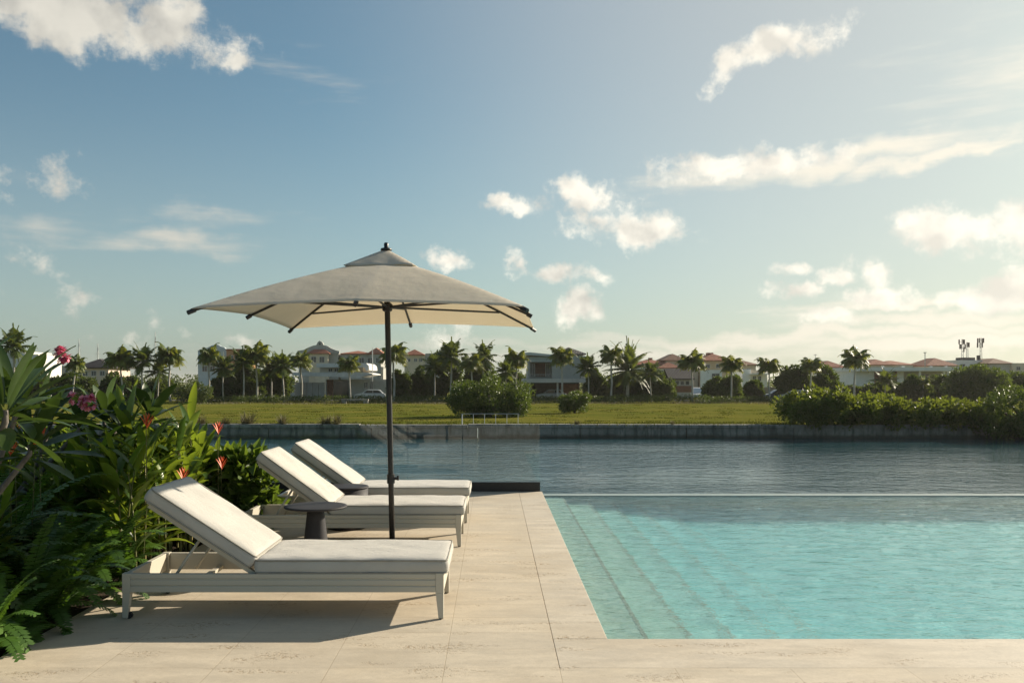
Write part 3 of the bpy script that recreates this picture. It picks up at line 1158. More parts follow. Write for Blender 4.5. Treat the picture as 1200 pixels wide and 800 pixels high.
nn = 48
vs_, fs = [], []
for i in range(nn + 1):
    for j in range(nn + 1):
        x = (i / nn * 2 - 1) * HS
        y = (j / nn * 2 - 1) * HS
        a = math.atan2(y, x)
        ch = max(abs(x), abs(y)) / HS
        sag = abs(math.sin(4 * a)) * 0.008 * ch
        # scalloped edge between rib tips
        k = 1 - 0.010 * abs(math.sin(4 * a)) * ch ** 6
        z = canopy_z(x, y) - sag
        vs_.append((x * k + lean(z), y * k, z))
for i in range(nn):
    for j in range(nn):
        fs.append((i * (nn + 1) + j, (i + 1) * (nn + 1) + j, (i + 1) * (nn + 1) + j + 1, i * (nn + 1) + j + 1))
mb = MB()
mb.add(vs_, fs)
cn = mb.build('canopy', M['cloth'], pr_, smooth=True)
sm = cn.modifiers.new('thick', 'SOLIDIFY')
sm.thickness = 0.003
# vent cap above the canopy
vs_, fs = [], []
VH = 0.30
for i in range(17):
    for j in range(17):
        x, y = (i / 8 - 1) * VH, (j / 8 - 1) * VH
        ch = max(abs(x), abs(y)) / VH
        a = math.atan2(y, x)
        z = 2.615 - 0.175 * ch ** 1.05 + 0.004 * math.sin(6 * a + x * 9) * ch * ch
        vs_.append((x + lean(2.6), y, z + 0.012))
for i in range(16):
    for j in range(16):
        fs.append((i * 17 + j, (i + 1) * 17 + j, (i + 1) * 17 + j + 1, i * 17 + j + 1))
mb = MB()
mb.add(vs_, fs)
vt = mb.build('vent_cap', M['cloth'], cn, smooth=True)
sm = vt.modifiers.new('thick', 'SOLIDIFY')
sm.thickness = 0.003
mb = MB()
mb.lathe([(0.05, 2.615), (0.045, 2.632), (0.018, 2.64), (0.02, 2.67), (0.014, 2.682)], 18, (lean(2.6), 0, 0))
mb.build('finial', M['black'], pr_, smooth=True)
mb = MB()
mb.lathe([(0.026, 2.09), (0.042, 2.10), (0.048, 2.15), (0.026, 2.17)], 18, (lean(2.13), 0, 0))
mb.build('hub', M['black'], pr_)
for (sx, sy) in ((1, 0), (1, 1), (0, 1), (-1, 1), (-1, 0), (-1, -1), (0, -1), (1, -1)):
    pts = []
    for u in (0.03, 0.25, 0.5, 0.75, 0.98, 1.0):
        x, y = sx * HS * u, sy * HS * u
        z = canopy_z(x, y) - 0.020
        pts.append((x + lean(z), y, z))
    q = MB()
    q.tube(pts, 0.011, 8)
    rb = q.build('rib', M['black'], pr_, smooth=True)
    q = MB()
    q.tube([pts[-2], (pts[-1][0] + sx * 0.015, pts[-1][1] + sy * 0.015, pts[-1][2] - 0.012)], 0.018, 8)
    q.build('rib_tip', M['black'], rb)
    z = canopy_z(sx * HS * 0.74, sy * HS * 0.74) - 0.03
    q = MB()
    q.tube([(lean(2.13) + sx * 0.03, sy * 0.03, 2.13), (sx * HS * 0.74 + lean(z), sy * HS * 0.74, z)], 0.009, 8)
    q.build('strut', M['black'], rb)


# ================================================================== FAR BANK: BUILDINGS
class House:
    """measures are read off the photo at the distance Y of the front and become metres"""
    def __init__(s, name, label, cat, px, Y, group=None):
        s.Y, s.ox = Y, X(px, Y)
        s.o = thing(name, label, cat, (s.ox, Y, LAND), 0, group)

    def x(s, px, dy=0):
        return X(px, s.Y) - s.ox

    def z(s, py):
        return max(0.0, Z(py, s.Y) - LAND)

    def block(s, name, mat, px0, px1, pyt, pyb, d0=0.0, d1=8.0, parent=None, bevel=0):
        mb = MB()
        mb.box(s.x(px0), s.x(px1), d0, d1, 0 if pyb is None else s.z(pyb), s.z(pyt))
        return mb.build(name, mat, parent or s.o, bevel=bevel)

    def hip(s, px0, px1, pye, pyt, d0, d1, mat, over=0.5, gable=False, parent=None):
        x0, x1, e, tz = s.x(px0) - over, s.x(px1) + over, s.z(pye), s.z(pyt)
        y0, y1 = d0 - over, d1 + over
        w, d = x1 - x0, y1 - y0
        r = min(w, d) / 2 * (0.02 if gable else 0.98)
        if w >= d:
            a, b = (x0 + r, (y0 + y1) / 2, tz), (x1 - r, (y0 + y1) / 2, tz)
        else:
            a, b = ((x0 + x1) / 2, y0 + r, tz), ((x0 + x1) / 2, y1 - r, tz)
        t_ = 0.18
        vs_ = [(x0, y0, e), (x1, y0, e), (x1, y1, e), (x0, y1, e), (x0, y0, e + t_), (x1, y0, e + t_), (x1, y1, e + t_), (x0, y1, e + t_), a, b]
        fs = [(3, 2, 1, 0), (0, 1, 5, 4), (1, 2, 6, 5), (2, 3, 7, 6), (3, 0, 4, 7)]
        if w >= d:
            fs += [(4, 5, 9, 8), (6, 7, 8, 9), (5, 6, 9), (7, 4, 8)]
        else:
            fs += [(4, 5, 8), (5, 6, 9, 8), (6, 7, 9), (7, 4, 8, 9)]
        mb = MB()
        mb.add(vs_, fs)
        return mb.build('roof', mat, parent or s.o)

    def win(s, px0, px1, pyt, pyb, d=0.0, name='window', frame='alu', mull=1, glass='pane'):
        x0, x1, z0, z1 = s.x(px0), s.x(px1), s.z(pyb), s.z(pyt)
        f = 0.07
        mb = MB()
        mb.box(x0, x0 + f, d - 0.06, d + 0.02, z0, z1)
        mb.box(x1 - f, x1, d - 0.06, d + 0.02, z0, z1)
        mb.box(x0 + f, x1 - f, d - 0.06, d + 0.02, z0, z0 + f)
        mb.box(x0 + f, x1 - f, d - 0.06, d + 0.02, z1 - f, z1)
        for k in range(mull):
            xc = x0 + (x1 - x0) * (k + 1) / (mull + 1)
            mb.box(xc - 0.03, xc + 0.03, d - 0.05, d + 0.02, z0 + f, z1 - f)
        o = mb.build(name, M[frame], s.o)
        mb = MB()
        mb.box(x0 + f * 0.5, x1 - f * 0.5, d - 0.03, d + 0.015, z0 + f * 0.5, z1 - f * 0.5)
        mb.build('pane', M[glass], o)
        return o

    def poly(s, name, mat, pts, d0, d1, parent=None):
        mb = MB()
        mb.prism([(s.x(a), s.z(b)) for a, b in pts], 'y', d0, d1)
        return mb.build(name, mat, parent or s.o)

    def pole(s, name, mat, px, py0, py1, d=0.1, r=0.05, parent=None):
        mb = MB()
        mb.tube([(s.x(px), d, s.z(py1)), (s.x(px), d, s.z(py0))], r, 8)
        return mb.build(name, mat, parent or s.o)


# far left, behind the frangipani
h = House('white_house', 'plain white flat roofed house at far left behind the frangipani', 'house', 15, 160)
h.block('wall', M['w_white'], -30, 30, 413, None, 0, 9)
h.block('upper_storey', M['w_white'], 20, 50, 415, None, -1.5, 7)
h.block('parapet', M['w_white'], -31, 31, 411.5, 413, -0.15, 9.2)
h.win(34, 44, 421, 428, -1.5)
h.win(0, 10, 420, 428, 0)
# dark hip roof house
h = House('dark_roofed_house', 'pale house with a dark hipped roof between the masts on the left', 'house', 105, 150)
h.block('wall', M['w_pink'], 69, 92, 428, None, 1, 7)
h.block('main_wall', M['w_pink'], 92, 127, 431, None, 0, 9)
h.hip(92, 127, 431, 419.5, 0, 9, M['r_dark'], 0.6)
for a in (73, 83):
    h.win(a, a + 6, 432, 439, 1)
for a in (97, 107, 117):
    h.win(a, a + 6, 434, 440, 0)
# blue apartment
h = House('apartment_block', 'pale blue apartment block with curved gable and terracotta wing', 'apartment block', 250, 190)
h.block('wall', M['w_blue'], 232, 266.8, 410, None, 0, 12)
h.poly('curved_gable', M['w_blue'], [(240, 410.1), (241, 407.5), (245, 406), (248, 404.4), (252, 403.4), (256, 403.6), (259, 405.3), (263, 406.5), (265, 408.5), (266, 410.1)], -0.1, 0.6)
h.block('terracotta_wing', M['w_orange'], 267, 284, 410, None, -1.0, 11)
h.block('roof', M['r_red'], 266.6, 285, 408.6, 410, -1.4, 11.4)
for a, b in ((237, 243), (246, 252), (258, 265)):
    for y_ in (416, 428.5):
        h.win(a, b, y_, y_ + 6.5, 0)
for a in (270, 277):
    h.win(a, a + 5, 416, 421, -1)
for y_ in (424.2,):
    h.block('balcony', M['w_white'], 234, 265, y_, y_ + 2.0, -1.3, -0.02)
# long villa with ornate gable
h = House('villa', 'long pale villa with ornate curved gable and red tiled roofs behind the parasol', 'villa', 420, 185)
h.block('wall', M['w_grey'], 350, 396, 414, None, 0, 12)
h.poly('ornate_gable', M['w_grey'], [(348, 414.2), (349, 410.5), (356, 409.5), (361, 407), (367, 404.5), (371, 403.8), (372.5, 400.5), (375, 398.6), (378, 400.5), (379.5, 403.8), (384, 405), (389, 408), (394, 410), (398, 411), (398, 414.2)], -0.25, 0.5)
h.block('gable_bay', M['w_cream'], 364, 386, 414.5, None, -1.6, -0.27)
h.hip(364, 386, 414.5, 408.8, -1.6, 0.2, M['r_red'], 0.4)
mb = MB()
mb.tube([(h.x(375), -0.34, h.z(402.6)), (h.x(375), -0.26, h.z(402.6))], 0.22, 16)
mb.build('oculus', M['pane'], h.o)
for a in (366.5, 376):
    h.win(a, a + 6, 417.5, 424.5, -1.6)
h.block('long_wall', M['w_grey'], 398, 446, 414.5, None, 1, 11)
h.hip(400, 433, 414.5, 409.8, 1, 9, M['r_red'], 0.4)
h.hip(432, 447, 414.6, 406.5, 0.5, 6, M['r_red'], 0.4)
h.block('tower_wall', M['w_grey'], 433, 446, 414.6, None, 0.4, 0.98)
for a in (402, 411, 420):
    h.win(a, a + 6, 418, 425, 1)
h.win(430.5, 437, 418.5, 425, 0.4)
h.win(440, 444, 418.5, 425, 0.4)
h.block('end_wall', M['w_cream'], 474, 498, 416, None, 0, 8)
h.hip(475, 495, 416, 408.5, 0, 8, M['r_red'], 0.5)
h.block('flat_wing', M['w_grey'], 498.2, 515, 413.5, None, 0.5, 8)
for a in (477, 485, 491):
    h.win(a, a + 4, 419.5, 423.5, 0)
h.win(500, 505, 418, 423, 0.5)
# modern slab villa
h = House('modern_villa', 'modern white villa with stacked flat slab roofs behind the parasol pole', 'villa', 405, 130)
h.block('ground_wall', M['w_grey'], 380, 453, 444, None, 1.2, 9)
h.block('glazed_front', M['pane'], 389, 408, 446, None, 1.0, 1.18)
h.block('timber_panel', M['wood'], 382, 389, 444.5, None, 0.95, 1.18)
h.poly('lower_slab', M['w_white'], [(345, 436), (432, 436), (438, 437.5), (438, 438.5), (430, 440), (424, 442), (345, 439.5)], -1.5, 8)
h.block('upper_storey', M['w_cream'], 374, 425, 430, 436, 0.5, 8)
h.poly('upper_slab', M['w_white'], [(372, 425.2), (430, 425.2), (433, 428), (433.5, 433), (430, 434), (428, 430), (372, 430)], -0.8, 8.4)
for a in (384, 391, 400, 410):
    h.win(a, a + 5, 431, 435.3, 0.5)
for a in (345, 352, 359, 366, 373):
    h.block('wall_panel', M['w_grey'], a, a + 6.5, 447.5, None, 0.3, 0.6)
h.win(425, 430, 447, 456, 1.2)
h.win(432, 436, 446, 456, 1.2)
h.pole('flag_pole', M['mastpaint'], 437, 407, 446, -0.5, 0.06)
# garden wall left of it
h = House('garden_wall', 'pale grey garden wall with pilasters behind the left palms', 'wall', 330, 128)
h.block('wall', M['w_white'], 302, 345, 441, None, 0, 0.3)
for a in (302, 312, 322, 332, 342):
    h.block('pilaster', M['w_white'], a, a + 1.8, 440, None, -0.12, -0.003)
# pergola
h = House('pergola', 'white flat topped pergola with dark recess beside the parasol pole', 'pergola', 480, 126)
h.block('roof_beam', M['w_white'], 462, 500, 447, 452, -0.2, 5)
h.block('post', M['w_white'], 497, 500, 452.05, None, -0.15, 0.3)
h.block('post', M['w_white'], 462, 465, 452.05, None, -0.15, 0.3)
h.block('back_wall', M['shade'], 465, 497, 452.05, None, 4.2, 4.5)
h = House('utility_cabinet', 'small white utility cabinet beside the pergola', 'cabinet', 509, 124)
h.block('cabinet_body', M['w_white'], 505, 513.5, 453, None, 0, 1.0, bevel=0.03)
h.block('cabinet_door', M['w_grey'], 506, 512.5, 454.2, 467.5, -0.03, -0.003)
# modern two-storey
h = House('two_storey_house', 'two storey modern house with open carport and recessed balcony in the centre', 'house', 650, 125)
h.block('right_block', M['w_grey'], 647, 686, 416.5, 443, 0, 11)
h.block('left_block', M['w_grey'], 620, 646.8, 417.5, 443, 2.2, 11)
h.poly('flat_roof', M['w_white'], [(612, 413.2), (620, 412.4), (647, 415.0), (647, 417.2), (612, 415.4)], -0.8, 11.5)
h.block('balcony_wall', M['w_grey'], 619, 621, 417.4, 443, 0, 2.18)
h.block('balcony_lintel', M['w_blue'], 621.05, 646.8, 417.4, 423.5, 0.1, 2.18)
h.block('timber_door', M['wood'], 628, 640, 425, 440.5, 2.05, 2.18)
h.win(621.5, 627.5, 425, 440.5, 2.18)
h.win(640.5, 646, 425, 440.5, 2.18)
h.block('balcony_slab', M['w_white'], 614, 687, 443.05, 447.8, -0.6, 11.2)
mb = MB()
for k in range(14):
    xx = h.x(621.5) + k * (h.x(646.5) - h.x(621.5)) / 13
    mb.tube([(xx, -0.4, h.z(443)), (xx, -0.4, h.z(438.5))], 0.02, 5)
mb.box(h.x(621), h.x(647), -0.43, -0.37, h.z(438.5), h.z(438.0))
mb.build('railing', M['steel'], h.o)
h.block('carport_back', M['shade'], 620, 684, 447.85, None, 6, 6.3)
for a in (620, 652.5, 683):
    h.block('column', M['w_white'], a, a + 2, 447.85, None, 0, 0.4)
h.block('timber_gate', M['wood'], 660, 682, 449.5, None, 5.6, 5.98)
h.hip(655, 684, 414.5, 404.8, 3, 11, M['r_grey'], 0.6)
h.block('upper_wall', M['w_grey'], 656, 683, 414.5, 416.48, 3, 11)
# big red-roofed mansion
h = House('red_roofed_mansion', 'large mansion with several red tiled hip roofs right of centre', 'house', 800, 190)
h.block('left_wing', M['w_glare'], 748, 783, 427, None, 2, 12)
h.hip(748, 784, 427, 419.5, 2, 12, M['r_red'], 0.6)
h.block('front_wing', M['w_glare'], 772, 794, 431.5, None, -2, 1.9)
h.hip(772, 794, 431.5, 424, -2, 4, M['r_red'], 0.5)
h.block('centre_wing', M['w_cream'], 783.2, 822, 422, None, 3, 12)
h.hip(782, 806, 422, 413.2, 3, 12, M['r_brown'], 0.6)
h.block('tan_wing', M['w_tan'], 823, 866, 422.5, None, 0, 12)
h.hip(823, 857, 422.5, 413.6, 0, 12, M['r_red'], 0.6)
rf = [c_ for c_ in h.o.children if c_.name.startswith('roof')][-1]
h.block('chimney', M['r_red'], 836, 838.6, 411.8, 416, 5.2, 6.8, parent=rf)
h.block('chimney', M['r_red'], 840.6, 843, 411.8, 416, 5.2, 6.8, parent=rf)
h.block('right_wing', M['w_cream'], 866.2, 889, 427.5, None, 2, 12)
h.hip(866, 889, 427.5, 421.5, 2, 12, M['r_brown'], 0.6)
h.block('chimney', M['r_red'], 765.5, 769.5, 418, 422.5, 5, 6.4)
for a in (827, 839, 851):
    h.win(a, a + 5, 426, 431, 0)
for a in (752, 761):
    h.win(a, a + 5, 431, 437, 2)
h.win(778, 784, 435, 441, -2)
for a in (870, 878):
    h.win(a, a + 5, 431, 436, 2)
# slate cottage
h = House('slate_roofed_cottage', 'small cottage with dark slate gable roof behind the hedge', 'cottage', 800, 140)
h.block('wall', M['w_grey'], 785, 812, 444, None, 0, 6)
x0, x1, e, tz = h.x(783), h.x(813), h.z(444.5), h.z(432.5)
mb = MB()
mb.prism([(-0.6, e), (3, tz), (6.6, e), (6.6, e + 0.2), (3, tz + 0.22), (-0.6, e + 0.2)], 'x', x0, x1)
mb.build('roof', M['r_dark'], h.o)
mb = MB()
mb.prism([(0.02, h.z(444)), (2.98, tz - 0.05), (5.98, h.z(444))], 'x', h.x(811), h.x(812))
mb.build('gable_wall', M['w_glare'], h.o)
mb = MB()
mb.box(h.x(785.5), h.x(811.5), -0.08, -0.004, h.z(459), h.z(451.5))
mb.build('timber_cladding', M['wood'], h.o)
for a in (785.5, 791, 797, 803):
    h.win(a, a + 5, 445.5, 450.8, 0, mull=0)
h.block('porch_post', M['w_glare'], 786, 787.3, 450, None, -2.0, -1.8)
# white villa on the right
h = House('white_villa', 'white villa with stepped terraces behind the small palm on the right', 'villa', 890, 165)
h.block('wall', M['w_glare'], 870, 880, 432, None, 0, 8)
h.block('wall_step', M['w_glare'], 880.2, 900, 437, None, 0.5, 8)
h.block('tower', M['w_cream'], 883, 897, 433, 437, 2, 7)
h.block('side_wing', M['w_glare'], 828, 843, 433, None, -2, 5)
h.block('terrace_slab', M['w_glare'], 878, 899, 437.0, 438.4, -1.5, 0.45)
for a in (883, 889):
    h.win(a, a + 4, 440, 446, 0.5)
h.win(831, 840, 437, 444, -2)
h = House('boundary_wall', 'low tan boundary wall behind the white car on the right', 'wall', 890, 128)
h.block('wall', M['w_tan'], 864, 916, 454, None, 0, 0.3)
h.block('wall_coping', M['w_tan'], 863.5, 916.5, 453, 453.9, -0.06, 0.36)
# red hip villa
h = House('villa', 'white villa with a reddish hip roof behind the thatched hut', 'villa', 975, 190)
h.block('wall', M['w_glare'], 962, 990, 430.5, None, 0, 10)
h.hip(962, 988, 430.5, 421.8, 0, 10, M['r_red'], 0.6)
h.block('flat_wing', M['w_glare'], 966, 1003, 433, None, -3, -0.02)
for a in (968, 977, 990):
    h.win(a, a + 5, 437, 444, -3)
h.pole('aerial', M['steel'], 965.5, 413.5, 428, 5, 0.05)
mb = MB()
mb.box(h.x(963.5), h.x(967.5), 4.97, 5.03, h.z(414.6), h.z(414.2))
mb.build('aerial_bar', M['steel'], h.o)
# dark leaning stair canopy next to it
h.poly('stair_canopy', M['r_dark'], [(978, 446), (985, 436), (992, 436.5), (989, 448), (985, 452), (980, 450)], -4.2, -3.3)
# thatched huts
def hut(label, px0, px1, pyt, pye, Y):
    c_ = (px0 + px1) / 2
    hh_ = House('thatched_hut', label, 'hut', c_, Y, 'thatched huts on the far bank')
    w_ = (hh_.x(px1) - hh_.x(px0)) / 2
    prof = [(w_, hh_.z(pye) - 0.15), (w_ * 0.98, hh_.z(pye) + 0.12), (w_ * 0.5, hh_.z(pye) + (hh_.z(pyt) - hh_.z(pye)) * 0.56), (w_ * 0.08, hh_.z(pyt) - 0.1), (0.03, hh_.z(pyt))]
    mb = MB()
    mb.lathe([(0.1, hh_.z(pye) - 0.1)] + prof, 20, (0, w_, 0))
    mb.build('thatched_roof', M['thatch'], hh_.o)
    for k in range(8):
        a = k / 8 * 6.283 + 0.3
        mb = MB()
        mb.tube([(w_ * 0.8 * math.cos(a), w_ + w_ * 0.8 * math.sin(a), 0), (w_ * 0.8 * math.cos(a), w_ + w_ * 0.8 * math.sin(a), hh_.z(pye))], 0.09, 7)
        mb.build('post', M['bark'], hh_.o)
hut('large conical thatched hut behind the shore bushes', 926, 984, 440, 458, 122)
hut('small conical thatched hut beside the tall right palm', 989, 1008, 452, 463, 118)
# modern white with brown panels
h = House('modern_house', 'modern white house with brown panels under a long flat roof on the right', 'house', 1050, 150)
h.block('wall', M['w_glare'], 1003, 1059, 434.5, None, 0, 9)
h.block('timber_panel', M['wood'], 1024.5, 1035, 433.6, 448, -0.06, -0.003)
h.block('timber_panel', M['wood'], 1046, 1051, 434.6, 450, -0.06, -0.003)
h.block('roof_slab', M['w_glare'], 1000, 1132, 430, 434.4, -2.2, 9.5)
h.block('back_wall', M['w_grey'], 1059.2, 1128, 434.5, None, 5, 9)
for a in (1072, 1100, 1124):
    h.block('column', M['w_glare'], a, a + 2, 434.5, None, -1.6, -1.3)
for a in (1063, 1080, 1096, 1112):
    h.win(a, a + 10, 437, 446, 5)
for a in (1037, 1061, 1094, 1112):
    h.block('roof_vent', M['w_glare'], a, a + 2.4, 428.3, 429.9, 1, 1.4)
# houses behind it
h = House('house', 'tan house with twin red hip roofs behind the flat roofed house', 'house', 1045, 215)
h.block('wall', M['w_cream'], 1019, 1070, 427.5, None, 0, 11)
h.hip(1018, 1045, 427.5, 420, 0, 9, M['r_red'], 0.6)
h.hip(1036, 1072, 427.6, 421.5, 1, 11, M['r_red'], 0.6)
for a in (1024, 1036, 1050, 1060):
    h.win(a, a + 5, 429.5, 433, 0)
h.pole('aerial', M['steel'], 1022, 413.5, 424, 4, 0.06)
h = House('house', 'pale house with a single red hip roof left of the antenna building', 'house', 1102, 220)
h.block('wall', M['w_glare'], 1088, 1119, 428.5, None, 0, 11)
h.hip(1087, 1120, 428.5, 418.5, 0, 11, M['r_red'], 0.6)
for a in (1093, 1108):
    h.win(a, a + 5, 430.5, 434, 0)
h = House('street_lamp', 'thin lamp pole rising between the red roofs on the right', 'lamp post', 1084, 205)
h.pole('pole', M['steel'], 1084, 412.5, 455, 0, 0.09)
mb = MB()
mb.box(h.x(1082.8), h.x(1085.2), -0.2, 0.2, h.z(413.2), h.z(412.2))
mb.build('lamp_head', M['steel'], h.o)
h = House('antenna_building', 'flat white building carrying the telecom masts', 'building', 1135, 230)
h.block('wall', M['w_glare'], 1121, 1151, 423, None, 0, 11)
h.block('parapet', M['w_glare'], 1120.5, 1151.5, 421.5, 422.95, -0.15, 11.2)
h.block('roof_plant', M['r_dark'], 1134, 1150, 418, 421.48, 3, 6)
h.block('water_tank', M['black'], 1151.7, 1154, 415.5, 424, 2, 3, )
for a in (1125, 1137):
    h.win(a, a + 6, 426, 431, 0)
def antenna(label, px, pyt, panels, Y=234):
    hh_ = House('telecom_mast', label, 'antenna mast', px, Y, 'telecom masts on the flat roof')
    hh_.o.location.z = Z(421.5, 230) * 1.0
    zt = (421.5 - pyt) * Y / F
    mb = MB()
    for dx, dy in ((-0.22, -0.2), (0.22, -0.2), (0, 0.25)):
        mb.tube([(dx * 1.3, dy * 1.3, 0), (dx * 0.7, dy * 0.7, zt)], 0.05, 5)
    for k in range(6):
        z0, z1 = zt * k / 6, zt * (k + 1) / 6
        mb.tube([(-0.24, -0.2, z0), (0.24, -0.2, z1)], 0.03, 4)
        mb.tube([(0.24, -0.2, z0), (0, 0.25, z1)], 0.03, 4)
    mb.build('lattice', M['steel'], hh_.o)
    g = random.Random(px)
    for k in range(panels):
        a = k / panels * 6.283 + 0.4
        zc = zt - 0.7 - (k % 2) * 1.25
        q = MB()
        q.box(-0.16, 0.16, -0.1, 0.1, -0.62, 0.62, Matrix.Translation((0.75 * math.cos(a), 0.6 * math.sin(a), zc)) @ Matrix.Rotation(a, 4, 'Z'))
        q.tube([(0, 0, zc), (0.7 * math.cos(a), 0.55 * math.sin(a), zc)], 0.04, 4)
        q.build('antenna_panel', M['r_grey'], hh_.o)
antenna('leftmost lattice mast with clustered antenna panels on the flat roof', 1127.5, 396.5, 6)
antenna('slender middle telecom mast with few panels on the flat roof', 1133, 400, 3)
antenna('rightmost lattice mast with clustered panels, beside the dark tank', 1149, 395, 7)
h = House('house', 'grey house with brown hip roof at the far right edge', 'house', 1180, 225)
h.block('wall', M['w_grey'], 1160, 1184, 426, None, 0, 11)
h.hip(1159, 1184, 426, 419, 0, 11, M['r_brown'], 0.6)
h.block('flat_wing', M['w_cream'], 1184.3, 1212, 425, None, -1, 10)
h.win(1188, 1193, 429, 433.5, -1)
h.win(1199, 1204, 429, 433.5, -1)

# sailboat masts far behind on the left
def mast(label, px, pyt, Y=320):
    zt = Z(pyt, Y) - WATER
    o = thing('sailboat_mast', label, 'mast', (X(px, Y), Y, WATER), 0, 'sailboat masts behind the houses')
    mb = MB()
    mb.tube([(0, 0, 0), (0, 0, zt * 0.7), (0.0, 0, zt)], [0.22, 0.19, 0.10], 8)
    mb.build('spar', M['mastpaint'], o)
    for u in (0.55, 0.78):
        q = MB()
        q.tube([(-0.9, 0, zt * u), (0.9, 0, zt * u)], 0.05, 5)
        q.build('spreader', M['mastpaint'], o)
    q = MB()
    q.tube([(1.6, 0, 1), (0.9, 0, zt * 0.55), (0.0, 0, zt * 0.97)], 0.035, 4)
    q.tube([(-1.6, 0, 1), (-0.9, 0, zt * 0.55), (0.0, 0, zt * 0.97)], 0.035, 4)
    q.build('stay', M['steel'], o)
mast('white sailboat mast just left of the dark hipped roof', 92.5, 397)
mast('thin pale sailboat mast above the dark hipped roof', 114.5, 402)
mast('tallest white sailboat mast, between the left palms', 182, 388.5)


# cars behind the hedge
def car(label, px, pyr, Y, paint, van=False, rz=0):
    o = thing('parked_car', label, 'car', (X(px, Y), Y, LAND), rz, 'cars parked behind the hedge')
    L, H = 4.3, (1.75 if van else 1.48)
    side = [(-L / 2, 0.35), (-L / 2 + 0.05, 0.78), (-L / 2 + 0.6, 0.92), (-1.0, 0.98), (1.55, 0.98), (L / 2 - 0.1, 0.92), (L / 2, 0.55), (L / 2 - 0.05, 0.3), (1.75, 0.28), (-1.75, 0.28)]
    mb = MB()
    mb.prism(side, 'y', -0.86, 0.86)
    mb.build('body', paint, o, bevel=0.06)
    top = [(-1.15, 0.98), (-0.55, H - 0.06), (-0.3, H), (1.1 if not van else 1.7, H), (1.35 if not van else 1.85, H - 0.06), (1.85 if not van else 2.0, 0.98)]
    mb = MB()
    mb.prism(top, 'y', -0.74, 0.74)
    mb.build('cabin', paint, o, bevel=0.06)
    for sy in (-1, 1):
        q = MB()
        q.prism([(-0.92, 1.02), (-0.45, H - 0.12), (0.35, H - 0.1), (0.35, 1.02)], 'y', sy * 0.745, sy * 0.755)
        q.prism([(0.42, 1.02), (0.42, H - 0.1), (1.15, H - 0.12), (1.55, 1.02)], 'y', sy * 0.745, sy * 0.755)
        q.build('side_window', M['pane'], o)
    for sx in (-1.35, 1.35):
        for sy in (-0.8, 0.8):
            q = MB()
            q.tube([(sx, sy - 0.1, 0.32), (sx, sy + 0.1, 0.32)], 0.32, 18)
            wl = q.build('wheel', M['rubber'], o)
            q = MB()
            q.tube([(sx, sy - 0.11, 0.32), (sx, sy + 0.11, 0.32)], 0.19, 12)
            q.build('rim', M['alu'], wl)
    for sy in (-0.62, 0.62):
        q = MB()
        q.box(-L / 2 - 0.01, -L / 2 + 0.1, sy - 0.16, sy + 0.16, 0.66, 0.78)
        q.build('headlight', M['lamp'], o)
    return o


car('white car parked behind the hedge near the parasol pole', 434, 452, 124, M['car_white'], False, R(4))
car('silver car under the carport of the two storey house', 646, 460, 128, M['car_silver'])
car('white car left of the slate roofed cottage', 764, 454, 126, M['car_white'], False, R(20))
car('white van in front of the slate roofed cottage gable', 817, 455, 127, M['car_white'], True, R(80))
car('pale silver car in front of the tan boundary wall', 866, 458, 122, M['car_silver'], False, R(175))
car('dark blue car at the right end of the tan boundary wall', 912, 460, 120, M['car_dark'])
car('white car parked beside the large thatched hut', 932, 459, 117, M['car_white'], False, R(5))

# low concrete block on the lawn edge and small rail on the sea wall
o = thing('concrete_bench', 'long low grey concrete block at the lawn edge before the hedge', 'bench', (X(416, 105), 105, LAND))
mb = MB()
mb.box(-1.6, 1.6, -0.3, 0.3, 0.32, 0.52)
mb.build('seat', M['concrete'], o, bevel=0.02)
for sx in (-1, 1):
    q = MB()
    q.box(sx * 1.3 - 0.25, sx * 1.3 + 0.25, -0.26, 0.26, 0, 0.318)
    q.build('support', M['concrete'], o)
o = thing('metal_guard_rail', 'thin pale metal guard rail on the sea wall before the big bush', 'railing', (X(541, 52.4), 52.4, LAND + 0.05))
mb = MB()
mb.tube([(0, 0, 0.62), (3.4, 0, 0.62)], 0.022, 6)
mb.build('top_rail', M['steel'], o)
for k in range(6):
    q = MB()
    q.tube([(k * 0.66 + 0.03, 0, 0), (k * 0.66 + 0.03, 0, 0.6)], 0.035 if k == 0 else 0.015, 6)
    q.build('post', M['mastpaint'], o)

